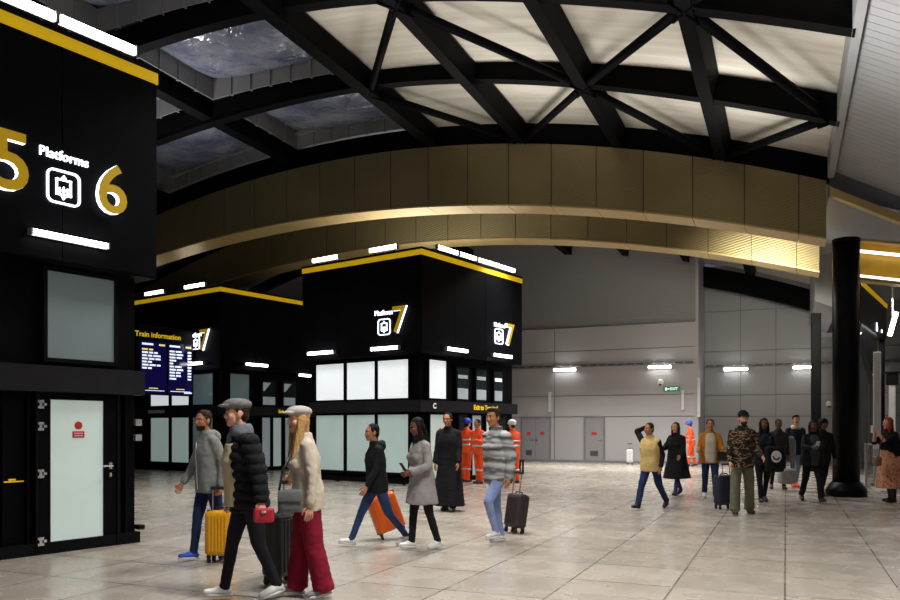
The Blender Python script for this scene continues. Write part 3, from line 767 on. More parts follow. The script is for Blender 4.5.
MB().box((.0,-.01,.12),(1.3,.01,1.0)).build('glass', mat('barrier_glass', (.3,.34,.35), .05, 0, alpha=.35, var=.05), t)
for x in (0, 1.3):
    MB().tube([(x,0,0),(x,0,1.15)], .03, 10).lathe([(.07,0),(.07,.02)], 12, (x,0)).build('post', M_STAIN, t)
MB().tube([(0,0,1.12),(1.3,0,1.12)], .025, 10).build('handrail', M_STAIN, t)

# bench
bpn = ground(507, 474)
t = thing('bench', 'low dark metal bench behind the man in striped puffer jacket', 'bench', bpn, GR)
MB().rbox((-.7,-.2,.42),(.55,.2,.47),.015).build('seat', M_STEEL, t)
for x in (-.62, .47):
    MB().box((x,-.18,0),(x+.05,-.12,.42)).build('leg', M_STEEL, t); MB().box((x,.12,0),(x+.05,.18,.42)).build('leg', M_STEEL, t)

# ------------------------------------------------------------------ camera, world, light
cam = bpy.data.cameras.new('camera'); co = bpy.data.objects.new('camera', cam); COL.objects.link(co)
co.location = (0,0,EYE); co.rotation_euler = (R(90),0,0); cam.sensor_width = 36; cam.lens = 36*F/900; cam.shift_y = (HY-300)/900
cam.clip_end = 200; S.camera = co
wd = bpy.data.worlds.new('world'); S.world = wd; wd.use_nodes = True
wd.node_tree.nodes['Background'].inputs['Color'].default_value = (.75,.8,1,1); wd.node_tree.nodes['Background'].inputs['Strength'].default_value = .1
def area(name, loc, sx, sy, power, col=(1,.97,.93), rot=(0,0,0), spread=180):
    l = bpy.data.lights.new(name, 'AREA'); l.shape = 'RECTANGLE'; l.size = sx; l.size_y = sy; l.energy = power; l.color = col; l.spread = R(spread)
    o = bpy.data.objects.new(name, l); COL.objects.link(o); o.location = loc; o.rotation_euler = rot; return o
# unseen fill lights added overhead to brighten the floor, no fittings modelled
area('hall_fill', (2.0, 4.5, 7.4), 4, .6, 600, rot=(0,0,GR), spread=120)
area('hall_fill', (6.0, 10.0, 7.0), .5, 5, 420, rot=(0,0,GR), spread=120)
area('hall_fill', (0, 12.5, 7.6), .5, 6, 380, rot=(0,0,GR), spread=120)
area('hall_fill', tuple(G(6, 2.4, 6.6)), 7, .5, 400, rot=(0,0,GR), spread=130)
area('hall_fill', tuple(G(7, 10, 5.9)), 9, .5, 640, rot=(0,0,GR), spread=115)
area('hall_fill', (-6, 17.5, 7.4), .5, 6, 240, rot=(0,0,GR), spread=120)
# upward light over the tower roofs, plus unseen fill added under the ribs
area('roof_uplight_fill', tuple(PB + BU*2.4 + BV*2 + Vector((0,0,6.4))), 3.5, 3, 150, rot=(R(180),0,BR))
area('roof_uplight_fill', tuple(PA - BU*1.5 + BV*1.5 + Vector((0,0,6.4))), 3, 2, 130, rot=(R(180),0,BR))
for t_, d_ in ((2.5,-3),(6.5,-3),(4,-8),(8,-8)):
    area('roof_uplight_fill', tuple(G(t_, d_, 5.6)), 1.0, 1.0, 52, rot=(R(180),0,GR), spread=110)
area('roof_uplight_fill', tuple(G(15, -5, 6.2)), 1.0, 1.0, 100, rot=(R(180),0,GR), spread=120)
ul = area('roof_uplight_fill', tuple(G(2.0, -7.5, 4.4)), 1.2, 1.2, 95, spread=125)  # unseen, added to brighten the sloping right soffit
ul.rotation_euler = (GW*.75 + Vector((0,0,.66))).to_track_quat('-Z', 'Y').to_euler()
area('kiosk_fill', tuple(PD + BU*3 + BV*.35 + Vector((0,0,4.8))), 4, .3, 60, rot=(0,0,BR))  # unseen light added inside the kiosk to lift its panels
area('hall_fill', tuple(G(-1.6, 5.2, 5.0)), .4, 3, 110, rot=(0,0,GR), spread=150)  # unseen, added to brighten the far right corner
# wash on the right end of the farther arch, from an unseen light placed behind the nearer arch
area('arch_wash', tuple(G(1.6, 1.2, 5.7)), 1.6, .12, 120, (1,.95,.8), rot=(R(84),0,GR), spread=90)
S.view_settings.view_transform = 'Standard'; S.view_settings.look = 'None'; S.view_settings.exposure = 0.0; S.view_settings.gamma = 1.0

# ================================================================== people and luggage
def wp(px, py, d): return Vector(((px-CX)/F*d, d, EYE+(HY-py)*d/F))
def cloth(name, col, rough=.85, var=.12, vscale=9, bump=.3, bscale=160): return mat(name, col, rough, 0, var=var, vscale=vscale, bump=bump, bscale=bscale, spec=.2)
def skin(name, col): return mat('skin_'+name, col, .5, 0, var=.06, vscale=14, spec=.3)
SK1 = skin('light', lin(214,160,132)); SK2 = skin('tan', lin(180,124,92)); SK3 = skin('brown', lin(112,74,54)); SK4 = skin('pink', lin(222,165,140))
M_EYE = mat('eye_white', (.75,.74,.72), .3, var=.03); M_IRIS = mat('eye_iris', (.03,.02,.015), .2, var=.1)
M_LIP = mat('lips', lin(165,92,84), .5, var=.08); M_LIPD = mat('lips_dark', lin(100,58,52), .5, var=.08)
HAIRD = mat('hair_black', (.012,.010,.009), .5, var=.3, vscale=60, bump=.6, bscale=120, spec=.12); HAIRB = mat('hair_dark_brown', (.035,.02,.013), .5, var=.3, vscale=60, bump=.6, bscale=120, spec=.12)
HAIRL = mat('hair_blond', lin(196,152,98), .5, var=.25, vscale=50, bump=.6, bscale=120, spec=.15); HAIRR = mat('hair_rust_red', lin(165,74,38), .5, var=.25, vscale=50, bump=.6, bscale=120, spec=.15)
M_SOLEW = mat('white_rubber_sole', (.7,.7,.69), .6, var=.06); M_SOLED = mat('dark_rubber_sole', (.02,.02,.02), .7, var=.2)

def capsule(mb, a, b, ra, rb, n=14, sx=1.0, sy=1.0, ref=(1,0,0)):
    a, b = Vector(a), Vector(b); d = b-a
    if d.length < 1e-5: d = Vector((0,0,1e-4)); b = a+d
    d.normalize(); ref = Vector(ref)
    x = ref - d*ref.dot(d)
    if x.length < .1: x = Vector((0,1,0)) - d*d.y
    x.normalize(); y = d.cross(x)
    rg = []
    def ring(c, r): rg.append([c + x*(r*sx*math.cos(2*math.pi*k/n)) + y*(r*sy*math.sin(2*math.pi*k/n)) for k in range(n)])
    for q in (80, 55, 28): ring(a - d*ra*math.sin(R(q)), ra*math.cos(R(q)))
    ring(a, ra); ring(b, rb)
    for q in (28, 55, 80): ring(b + d*rb*math.sin(R(q)), rb*math.cos(R(q)))
    mb.rings(rg)
def eloft(mb, rows, M=None, n=28, e=2.3):
    rg = []
    for row in rows:
        z, rx, ry = row[:3]; cy_ = row[3] if len(row) > 3 else 0
        pts = []
        for k in range(n):
            a = 2*math.pi*k/n; c, s_ = math.cos(a), math.sin(a)
            p = Vector((rx*math.copysign(abs(c)**(2/e), c), cy_+ry*math.copysign(abs(s_)**(2/e), s_), z))
            pts.append(M @ p if M is not None else p)
        rg.append(pts)
    mb.rings(rg)
def ell(mb, M, c, r):
    t = MB(); t.ball(c, r, 18, 12); t.bm.transform(M); mb.merge(t.bm)

PENDING = []
def soft(mb, name, m, parent, vox, it=3, disp=None, extra=None, fac=.5):
    o = mb.build(name, m, parent, True)
    md = o.modifiers.new('r', 'REMESH'); md.mode = 'VOXEL'; md.voxel_size = vox
    ms = o.modifiers.new('s', 'SMOOTH'); ms.factor = fac; ms.iterations = it
    PENDING.append((o, disp, extra)); return o
def finish():
    dg = bpy.context.evaluated_depsgraph_get()
    for o, disp, extra in PENDING:
        me = bpy.data.meshes.new_from_object(o.evaluated_get(dg))
        old = o.data; o.modifiers.clear(); o.data = me; bpy.data.meshes.remove(old); me.name = o.name
        if disp:
            ns = [v.normal.copy() for v in me.vertices]
            for v, nn in zip(me.vertices, ns): v.co += nn*disp(v.co)
        if extra: extra(me)
        for p in me.polygons: p.use_smooth = True
    PENDING.clear()
def folds(seed, amp=.007):
    def f(p): return amp*(noise.noise(Vector((p.x*11+seed, p.y*11, p.z*7))) + .6*noise.noise(Vector((p.x*22, p.y*22+seed, p.z*26))))
    return f
def quilt(seed, amp=.016, pitch=.085):
    g = folds(seed, .006)
    def f(p): return amp*abs(math.sin(math.pi*(p.z+.12*abs(p.x))/pitch))**.7 - amp*.5 + g(p)
    return f
def strands(seed, amp=.006):
    def f(p): return amp*noise.noise(Vector((p.x*70+seed, p.y*70, p.z*9))) + amp*noise.noise(Vector((p.x*25, p.y*25+seed, p.z*6)))
    return f

def ik(sh, tg, l1, l2, pole):
    v = tg-sh; d = min(v.length, (l1+l2)*.995); u = v.normalized(); tg = sh+u*d
    a = (l1*l1 - l2*l2 + d*d)/(2*d); h = math.sqrt(max(0, l1*l1-a*a))
    p = pole - u*pole.dot(u); p.normalize()
    return sh+u*a+p*h, tg

PSEED = [0]
def person(label, pos, head, H, legs, arms, fit, lean=4, hyaw=0, hpitch=0, twist=0, vox=.012, hands=('relax','relax'), group=None, female=False, hair=None, hat=None, sk=None, palm=(None,None)):
    """legs: ((flex, knee, foot pitch), ...) for left and right; arms: ('fk', flex, out, elbow) or ('w', world point, pole in local)"""
    PSEED[0] += 1; seed = PSEED[0]*3.7; sk = sk or SK1
    hx_, hy_ = head; rz = math.atan2(-hx_, hy_)
    root = thing('person', label, 'person', (pos[0], pos[1], 0), rz, group)
    k = H/1.76
    W2L = (Matrix.Translation((pos[0], pos[1], 0)) @ Matrix.Rotation(rz, 4, 'Z')).inverted()
    # ---- skeleton, built at a height of 1.76 and scaled by k
    hips, L_ = [], []
    spread = fit.get('spread', .02)
    def leg(sd, f, kn, fp, ph):
        hip = Vector((sd*.088, 0, ph-.03)); d1 = Vector((sd*spread, math.sin(R(f)), -math.cos(R(f)))).normalized()
        knee = hip+d1*.425; d2 = Vector((sd*(spread*.8-.02), math.sin(R(f-kn)), -math.cos(R(f-kn)))).normalized(); ank = knee+d2*.405
        fd = Vector((sd*.12, math.cos(R(fp)), math.sin(R(fp)))).normalized(); up = Vector((0, -math.sin(R(fp)), math.cos(R(fp))))
        return hip, knee, ank, fd, up
    lo = 9
    for sd, (f, kn, fp) in zip((-1, 1), legs):
        h_, n_, a_, fd, up = leg(sd, f, kn, fp, 0)
        lo = min(lo, (a_-up*.088-fd*.07).z, (a_-up*.088+fd*.19).z)
    ph = -lo
    LG = [leg(sd, *lg, ph) for sd, lg in zip((-1, 1), legs)]
    PT = Matrix.Translation((0,0,ph))
    T = PT @ Matrix.Rotation(R(-lean), 4, 'X') @ Matrix.Rotation(R(twist), 4, 'Z')
    sw = .9 if female else 1.0; hw = 1.04 if female else 1.0
    SH = [T @ Vector((sd*.168*sw, -.012, .452)) for sd in (-1, 1)]
    AR = []
    for sd, a_, sh in zip((-1, 1), arms, SH):
        if a_[0] == 'fk':
            f, ab, e = a_[1:4]
            d1 = Vector((sd*math.sin(R(ab)), math.sin(R(f))*math.cos(R(ab)), -math.cos(R(f))*math.cos(R(ab))))
            el = sh+d1*.285; d2 = Vector((sd*math.sin(R(ab*.4)), math.sin(R(f+e)), -math.cos(R(f+e)))).normalized(); wr = el+d2*.25
        else:
            tg = (W2L @ a_[1])/k; el, wr = ik(sh, tg, .285, .25, Vector(a_[2]))
        AR.append((sh, el, wr))
    HC = T @ Vector((0, .03, .705))
    HM = Matrix.Translation(HC) @ Matrix.Rotation(R(hyaw), 4, 'Z') @ Matrix.Rotation(R(-hpitch), 4, 'X')
    K = Matrix.Scale(k, 4)
    # ---- body: one continuous skin
    b = MB()
    eloft(b, [(-.12,.11,.08),(-.02,.15*hw,.11),(.15,.125,.095),(.32,.155*sw,.105,.0),(.43,.15*sw,.085,-.01),(.5,.08,.06,-.015)], T)
    capsule(b, T @ Vector((-.12*sw,-.012,.445)), T @ Vector((.12*sw,-.012,.445)), .042, .042)
    capsule(b, T @ Vector((0,-.015,.48)), HM @ Vector((0,-.02,-.06)), .056, .053)
    ell(b, HM, (0,-.012,.03), (.076,.096,.09)); ell(b, HM, (0,.022,-.045), (.058,.066,.072)); ell(b, HM, (0,.062,-.092), (.026,.024,.022))
    for sd in (-1, 1):
        ell(b, HM, (sd*.036,.056,-.024), (.03,.03,.032)); ell(b, HM, (sd*.077,-.008,-.008), (.012,.022,.033))
        capsule(b, HM @ Vector((sd*.012,.083,.028)), HM @ Vector((sd*.05,.068,.026)), .012, .011, 10)
    capsule(b, HM @ Vector((0,.083,.012)), HM @ Vector((0,.1,-.026)), .0105, .0155, 10)
    for sd, (hip, knee, ank, fd, up), (sh, el, wr) in zip((-1, 1), LG, AR):
        capsule(b, hip, knee, .072, .043); capsule(b, knee, knee+(ank-knee)*.35, .043, .045); capsule(b, knee+(ank-knee)*.35, ank, .045, .032)
        capsule(b, ank-up*.05-fd*.02, ank-up*.062+fd*.13, .03, .024, 12)
        capsule(b, sh, el, .042, .036); capsule(b, el, wr, .04, .027)
    fing = MB()
    for i, sd in enumerate((-1, 1)):
        sh, el, wr = AR[i]; d = (wr-el).normalized()
        pn = Vector(palm[i]) if palm[i] else Vector((-sd, .15, 0))
        pn = (pn - d*pn.dot(d)).normalized(); th = pn.cross(d)*(-1 if sd > 0 else 1)
        if not palm[i] and th.y < 0 and abs(d.z) > .5: th = -th
        capsule(b, wr, wr+d*.07, .028, .036, 12, 1.05, .5, th)
        cu = {'relax': 28, 'grip': 78, 'open': 10, 'hold': 50}[hands[i]]
        for j, (off, ln, rad) in enumerate(((.030,.072,.0088),(.010,.08,.0092),(-.011,.074,.0088),(-.031,.058,.0078))):
            p = wr+d*.082+th*off; p0 = wr+d*.055+th*off*.85; prev = p0; ang = 0
            pts = [p0, p]
            for q, (fr, ca) in enumerate(((.45,.55),(.32,1.1),(.23,1.5))):
                ang = R(min(cu*ca, 165)); p = p + (d*math.cos(ang)+pn*math.sin(ang))*ln*fr; pts.append(p)
            fing.tube(pts, [rad, rad*1.05, rad, rad*.92, rad*.6], 8)
        p0 = wr+d*.02+th*.018; p1 = wr+d*.045+th*.045+pn*.012; p2 = p1+d*.03+th*.012*(1 if cu < 60 else -.6)+pn*.012; p3 = p2+d*.024+pn*.008-th*(.0 if cu < 60 else .012)
        fing.tube([p0, p1, p2, p3], [.013,.0115,.0105,.007], 8)
    b.bm.transform(K)
    lipm = M_LIPD if sk in (SK3,) else M_LIP
    browm = hair[1] if hair else HAIRB
    fing.bm.transform(K); bmesh.ops.recalc_face_normals(fing.bm, faces=fing.bm.faces[:])
    fm = bpy.data.meshes.new('f'); fing.bm.to_mesh(fm); fing.bm.free()
    def extra(me, HM=HM, fm=fm):
        for m_ in (M_EYE, M_IRIS, lipm, browm): me.materials.append(m_)
        bm = bmesh.new(); bm.from_mesh(me); bm.from_mesh(fm); bpy.data.meshes.remove(fm)
        for p in bm.faces: p.material_index = 0
        def add(fn, mi):
            t = MB(); fn(t); t.bm.transform(K); bmesh.ops.recalc_face_normals(t.bm, faces=t.bm.faces[:])
            tm = bpy.data.meshes.new('t'); t.bm.to_mesh(tm); t.bm.free(); n0 = len(bm.faces); bm.from_mesh(tm); bpy.data.meshes.remove(tm); bm.faces.ensure_lookup_table()
            for p in bm.faces[n0:]: p.material_index = mi
        for sd in (-1, 1):
            add(lambda t: ell(t, HM, (sd*.031,.073,.004), (.0125,.0115,.0062)), 1)
            add(lambda t: ell(t, HM, (sd*.031,.0812,.004), (.0062,.005,.006)), 2)
            add(lambda t: capsule(t, HM @ Vector((sd*.016,.092,.03)), HM @ Vector((sd*.049,.075,.031)), .0048, .0035, 8), 4)
        add(lambda t: capsule(t, HM @ Vector((-.02,.08,-.058)), HM @ Vector((.02,.08,-.058)), .0075, .0075, 10), 3)
        add(lambda t: capsule(t, HM @ Vector((-.006,.087,-.054)), HM @ Vector((.006,.087,-.061)), .007, .0075, 10), 3)
        bm.to_mesh(me); bm.free()
    soft(b, 'body', sk, root, min(vox, .009), 2, None, extra, .4)
    # ---- trousers
    fk = fit.get('trousers')
    if fk:
        m_, cut = fk; p_ = {'slim': (.094,.064,.06,.046), 'straight': (.098,.074,.07,.06), 'wide': (.105,.092,.092,.1), 'loose': (.102,.086,.084,.085)}[cut]
        mb = MB(); eloft(mb, [(-.14,.12,.1),(-.08,.172*hw,.132),(.0,.172*hw,.13),(.1,.155,.118)], T)
        for hip, knee, ank, fd, up in LG:
            capsule(mb, hip, knee, p_[0], p_[1], 16); capsule(mb, knee, ank+(knee-ank)*.06, p_[2], p_[3], 16)
            eloft(mb, [(0, p_[3], p_[3]), (.05, p_[3], p_[3])], Matrix.Translation(ank-up*.03))
        mb.bm.transform(K); soft(mb, 'trousers', m_, root, vox, 4, folds(seed, .008 if cut != 'slim' else .005))
    # ---- shoes
    for i, (hip, knee, ank, fd, up) in enumerate(LG):
        sm_, sole_m = fit['shoes']; side = fd.cross(up)
        mb = MB(); bot = ank-up*.088
        capsule(mb, bot+up*.045-fd*.025, bot+up*.05+fd*.06, .044, .042, 14, 1, .95, side); capsule(mb, bot+up*.045+fd*.05, bot+up*.036+fd*.15, .045, .036, 14, 1.08, .8, side)
        capsule(mb, ank-up*.02+fd*.0, bot+up*.05+fd*.01, .045 if not fit.get('boots') else .055, .045, 14)
        if fit.get('boots'): capsule(mb, ank+(knee-ank)*.5, ank, .064, .052, 14)
        mb.bm.transform(K); sh_ = soft(mb, 'shoe', sm_, root, min(vox, .009), 3)
        mb = MB(); rg = []
        for z in (.0, .012, .024):
            pts = []
            for q in range(20):
                a = 2*math.pi*q/20; t_ = math.cos(a); w_ = .046-.006*max(0, -t_)
                pts.append((bot + fd*(.055+.132*t_) + side*w_*math.sin(a)*(1-.12*t_*t_) + up*z))
            rg.append(pts)
        mb.rings(rg); mb.bm.transform(K); mb.build('sole', sole_m, sh_, True)
    # ---- upper garment
    m_, kind = fit['top'][:2]; g = {'fitted': 0.0, 'jacket': .012, 'puffer': .034, 'coat': .018, 'long': .02, 'robe': .02}[kind] + fit.get('bulk', 0)
    sl_m = fit.get('sleeves')
    mb = MB()
    hem = {'fitted': -.1, 'jacket': -.14, 'puffer': -.15, 'coat': -.14, 'long': -.14, 'robe': -.14}[kind]
    hem = fit.get('hem', hem)
    eloft(mb, [(hem,(.178+g)*hw,.135+g),(.0,(.178+g)*hw,.135+g),(.15,.16+g*1.2,.122+g),(.32,(.178+g)*sw,.132+g,.004),(.41,(.172+g*.6)*sw,.115+g*.8),(.46,(.15+g*.5)*sw,.1+g*.6,-.006),(.5,.105*sw+g*.5,.085+g*.5,-.01),(.53,.07+g*.4,.07+g*.4,-.005),(.59,.066,.07,.002)], T)
    if female: 
        for sd in (-1, 1): ell(mb, T, (sd*.075,.095,.3), (.075,.06+g,.075))
    low = {'coat': .62, 'long': .42, 'robe': .1}.get(kind)
    if low:
        fl_ = .03 if kind == 'coat' else (.06 if kind == 'long' else .09)
        sp = max(abs(LG[0][2].y), abs(LG[1][2].y))*.55 if kind != 'coat' else .05
        eloft(mb, [(low,(.185+g+fl_)*hw,.15+g+sp*.9),(low+(ph-low)*.5,(.183+g+fl_*.5)*hw,.145+g+sp*.45),(ph-.05,(.18+g)*hw,.137+g),(ph+.06,.168+g,.128+g)])
    for sd in (-1, 1): capsule(mb, T @ Vector((sd*.05,-.012,.5)), T @ Vector((sd*.158*sw,-.012,.452)), .054, .06+g*.4)
    if fit.get('hood'): ell(mb, T, (0,-.1,.51), (.12,.06,.085)); ell(mb, T, (0,-.02,.55), (.1,.095,.04))
    if fit.get('collar'): eloft(mb, [(.49,.1,.1),(.54,.088,.09),(.578,.08,.085)], T)
    sr = {'fitted': (.056,.048,.046,.036), 'jacket': (.066,.056,.054,.044), 'puffer': (.085,.075,.072,.055), 'coat': (.068,.058,.056,.048), 'long': (.07,.06,.058,.05), 'robe': (.07,.062,.06,.055)}[kind]
    def sleeves(q):
        for sh, el, wr in AR:
            capsule(q, sh, el, sr[0], sr[1], 16)
            if not fit.get('short'): capsule(q, el, wr-(wr-el)*.08, sr[2], sr[3], 16)
    dsp = quilt(seed, .018, .082) if kind == 'puffer' else folds(seed, .009)
    if sl_m is None: sleeves(mb)
    mb.bm.transform(K); top = soft(mb, fit.get('topname', 'jacket'), m_, root, vox, 3, dsp)
    if sl_m is not None:
        for i in range(2):
            q = MB(); sh, el, wr = AR[i]; capsule(q, sh, el, sr[0]+.002, sr[1], 16); capsule(q, el, wr-(wr-el)*.08, sr[2], sr[3], 16)
            q.bm.transform(K); soft(q, 'sleeve', sl_m, root, vox, 3, folds(seed+i, .008))
    for nm, m2, fn in fit.get('more', ()):
        q = MB(); fn(q, T, HM, LG, AR); q.bm.transform(K); soft(q, nm, m2, root, min(vox, .01), 2, folds(seed+1, .004))
    for nm, m2, fn in fit.get('plain', ()):
        q = MB(); fn(q, T, HM, LG, AR); q.bm.transform(K); q.build(nm, m2, root, True)
    # ---- hair and hat
    if hair:
        st, hm = hair; q = MB()
        if st == 'afro': ell(q, HM, (0,-.03,.045), (.11,.115,.105)); ell(q, HM, (0,-.05,-.03), (.1,.07,.09))
        else:
            ell(q, HM, (0,-.026,.052), (.083,.094,.084)); ell(q, HM, (0,-.058,-.005), (.07,.056,.08))
            for sd in (-1, 1): capsule(q, HM @ Vector((sd*.074,.018,.04)), HM @ Vector((sd*.074,.005,-.0)), .012, .008, 8)
        if st == 'quiff': ell(q, HM, (0,.045,.105), (.062,.04,.03))
        if st.startswith('long'):
            ln = .3 if st == 'long' else .2
            for sd in (-1, 1):
                capsule(q, HM @ Vector((sd*.078,-.005,.03)), HM @ Vector((sd*.088,.02,-ln*.9)), .028, .024, 12, .8, 1.2)
            capsule(q, HM @ Vector((0,-.07,.0)), HM @ Vector((0,-.085,-ln)), .07, .06, 16, 1.25, .5)
        if st == 'longfront':
            for sd in (-1, 1): capsule(q, HM @ Vector((sd*.075,.02,.01)), T @ Vector((sd*.085,.125,.3)), .03, .034, 12, 1, .8)
        q.bm.transform(K); soft(q, 'hair', hm, root, .008, 2, strands(seed))
    if hat:
        kind_, hm = hat; q = MB()
        if kind_ == 'flat': ell(q, HM, (0,-.012,.085), (.104,.128,.056)); ell(q, HM, (0,.105,.07), (.08,.06,.014)); ell(q, HM, (0,-.01,.06), (.09,.108,.04))
        elif kind_ == 'baseball': ell(q, HM, (0,-.014,.062), (.09,.107,.088)); ell(q, HM, (0,.125,.052), (.07,.075,.012))
        else: ell(q, HM, (0,-.01,.075), (.115,.138,.105)); ell(q, HM, (0,.012,.052), (.124,.165,.016)); capsule(q, HM @ Vector((0,.09,.15)), HM @ Vector((0,-.09,.16)), .02, .02, 10)
        q.bm.transform(K); soft(q, {'flat': 'flat_cap', 'baseball': 'cap', 'helmet': 'helmet'}[kind_], hm, root, .008, 3)
    return root

def walk(s=1.0, front='L'):
    a = (26*s, 6, 8*s); b_ = (-20*s, 16*s+4, -28*s)
    return (a, b_) if front == 'L' else (b_, a)
STAND = ((3,4,0), (-3,4,0))
def sw_arms(s=1.0, front='L'):
    a = ('fk', 22*s, 10, 25); b_ = ('fk', -18*s, 10, 18)
    return (b_, a) if front == 'L' else (a, b_)

BLACKC = cloth('black_cloth', (.010,.010,.012)); BLACK2 = cloth('black_denim', (.013,.013,.016)); NAVY = cloth('navy_cloth', (.014,.018,.035)); NAVYJ = cloth('navy_denim', lin(34,46,84))
JEANL = cloth('light_blue_denim', lin(135,150,196), var=.18); JEANB = cloth('blue_denim', lin(48,64,104), var=.18)
GREYH = cloth('grey_jersey', lin(138,140,138)); GREYC = cloth('grey_wool', lin(150,146,145)); MAROON = cloth('maroon_cloth', lin(128,22,44)); CREAM = cloth('cream_knit', lin(196,184,166), bscale=60)
OLIVE = cloth('olive_cotton', lin(104,106,84)); YELC = cloth('pale_yellow_quilt', lin(206,178,116)); MUST = cloth('mustard_cloth', lin(176,118,40)); BEIGE = cloth('beige_knit', lin(190,176,144), bscale=60)
ORANGE = mat('hi_vis_orange', lin(250,82,20), .7, emit=.0, var=.08, bump=.2, bscale=80); SILVER = mat('reflective_tape', (.6,.6,.58), .35, .3, var=.05)
GREYSC = cloth('grey_blue_scarf', lin(112,116,126), bscale=60); TWEED = cloth('grey_tweed', lin(118,116,116), var=.3, vscale=60); WHITEC = cloth('pale_grey_tweed', lin(178,172,166), var=.2, vscale=60)
BLUEH = mat('blue_helmet_shell', lin(40,70,190), .35, var=.05); WHITEH = mat('white_helmet_shell', (.75,.75,.75), .35, var=.04)
SHW = mat('white_leather', (.72,.71,.7), .5, var=.06); SHBLUE = mat('blue_shoe_fabric', lin(48,84,200), .6, var=.08); SHBLK = mat('black_leather', (.012,.012,.012), .4, var=.2); SHRED = mat('red_shoe_fabric', lin(225,62,48), .6, var=.06); SHBR = mat('brown_leather', lin(66,48,38), .5, var=.12); SHGR = mat('grey_shoe_fabric', lin(128,122,122), .6, var=.1)

def pattern(name, cols, scale, kind='noise', rough=.85, sz=(1,1,1)):
    m = mat(name, cols[0], rough, spec=.2); nt = m.node_tree; b = nt.nodes['Principled BSDF']; L = nt.links
    tc = nt.nodes.new('ShaderNodeTexCoord'); mp = nt.nodes.new('ShaderNodeMapping'); mp.inputs['Scale'].default_value = sz; L.new(tc.outputs['Object'], mp.inputs['Vector'])
    if kind == 'noise':
        n = nt.nodes.new('ShaderNodeTexNoise'); n.inputs['Scale'].default_value = scale; n.inputs['Detail'].default_value = 2; fac = n.outputs['Fac']; lo, hi = .36, .64
    elif kind == 'bands':
        n = nt.nodes.new('ShaderNodeTexWave'); n.bands_direction = 'Z'; n.inputs['Scale'].default_value = scale; n.inputs['Distortion'].default_value = 3; n.inputs['Detail Scale'].default_value = 2; fac = n.outputs['Fac']; lo, hi = .1, .9
    else:
        n = nt.nodes.new('ShaderNodeTexVoronoi'); n.inputs['Scale'].default_value = scale; fac = n.outputs['Distance']; lo, hi = .15, .6
    L.new(mp.outputs['Vector'], n.inputs['Vector'])
    r = nt.nodes.new('ShaderNodeValToRGB'); r.color_ramp.interpolation = 'CONSTANT' if kind == 'noise' else 'LINEAR'
    N = len(cols); els = r.color_ramp.elements
    while len(els) < N: els.new(.5)
    for i, c in enumerate(cols): els[i].position = lo+(hi-lo)*i/N if i else 0; els[i].color = (*c, 1)
    L.new(fac, r.inputs['Fac']); L.new(r.outputs['Color'], b.inputs['Base Color']); return m
CAMO = pattern('camouflage_cloth', [lin(30,27,24), lin(58,50,40), lin(34,32,30), lin(150,122,88), lin(40,36,32)], 7, 'noise', sz=(1,1,2.2))
PUFFG = pattern('striped_grey_quilt', [lin(88,88,92), lin(150,150,152), lin(180,180,182)], 2.3, 'bands')
SKIRTM = pattern('rust_patterned_cloth', [lin(92,48,36), lin(190,104,74), lin(206,150,118)], 17, 'vor')

def scarf(q, T, HM, LG, AR):
    eloft(q, [(.5,.105,.1),(.54,.11,.105),(.58,.095,.1),(.61,.08,.085)], T); capsule(q, T @ Vector((.04,.1,.5)), T @ Vector((.03,.15,.28)), .05, .045, 12, 1, .5)
def beard(q, T, HM, LG, AR):
    ell(q, HM, (0,.03,-.07), (.058,.058,.05)); ell(q, HM, (0,.06,-.095), (.03,.03,.026))
def frontpanel(q, T, HM, LG, AR):
    eloft(q, [(-.1,.085,.1,.075),(.1,.085,.1,.062),(.3,.09,.105,.066),(.42,.085,.09,.055),(.5,.06,.07,.03)], T)
def bands(q, T, HM, LG, AR):
    for z in (.08, .22): eloft(q, [(z,.193,.15),(z+.05,.195,.152)], T)
def legband(fr):
    def f(q, T, HM, LG, AR):
        for hip, knee, ank, fd, up in LG: a = knee+(ank-knee)*fr; bq = knee+(ank-knee)*(fr+.12); q.tube([a, bq], .083, 16)
    return f
def skirt(z1):
    def f(q, T, HM, LG, AR):
        top_ = (T @ Vector((0,0,.16))).z; eloft(q, [(z1,.31,.29),(z1+.3,.275,.25),(top_-.12,.225,.2),(top_,.205,.18)])
    return f
def vestfront(q, T, HM, LG, AR): eloft(q, [(-.12,.13,.1,.095),(.2,.13,.1,.095),(.34,.125,.1,.092),(.44,.11,.085,.07),(.53,.07,.06,.04)], T)
def strap(q, T, HM, LG, AR):
    pts = [T @ Vector(p) for p in ((.1,.0,.5),(.07,.1,.43),(.0,.155,.28),(-.1,.165,.12),(-.19,.12,.02))]; q.tube(pts, .014, 8)
def hivis(m=ORANGE): return dict(trousers=(m,'straight'), shoes=(SHBLK,M_SOLED), top=(m,'jacket'), collar=True, plain=[('reflective_band',SILVER,bands),('leg_band',SILVER,legband(.25))])

# ---- the people
A0 = ('fk',4,10,12)
# man in grey hoodie with yellow suitcase
q1 = ground(209, 560); SC1 = ground(221.5, 562)
h1 = Vector((SC1.x, SC1.y, .82))
person('person in grey hooded jacket and blue shoes walking beside yellow suitcase', q1, (-.7,-.71), 1.68, walk(.5,'R'), (('w', h1+Vector((-.02,.0,.03)), (-.5,-1,0)), ('fk',12,10,20)),
       dict(trousers=(NAVYJ,'slim'), shoes=(SHBLUE,M_SOLEW), top=(GREYH,'jacket'), hood=True, more=[('beard',HAIRB,beard)], plain=[('zip',MATS['bright_steel'],lambda q,T,HM,LG,AR: q.tube([T @ Vector((0,.152,-.1)),T @ Vector((0,.15,.15)),T @ Vector((0,.15,.34)),T @ Vector((0,.125,.46))],.006,6))]), hair=('short',HAIRB), hyaw=15, vox=.01, hands=('grip','relax'), sk=SK2)
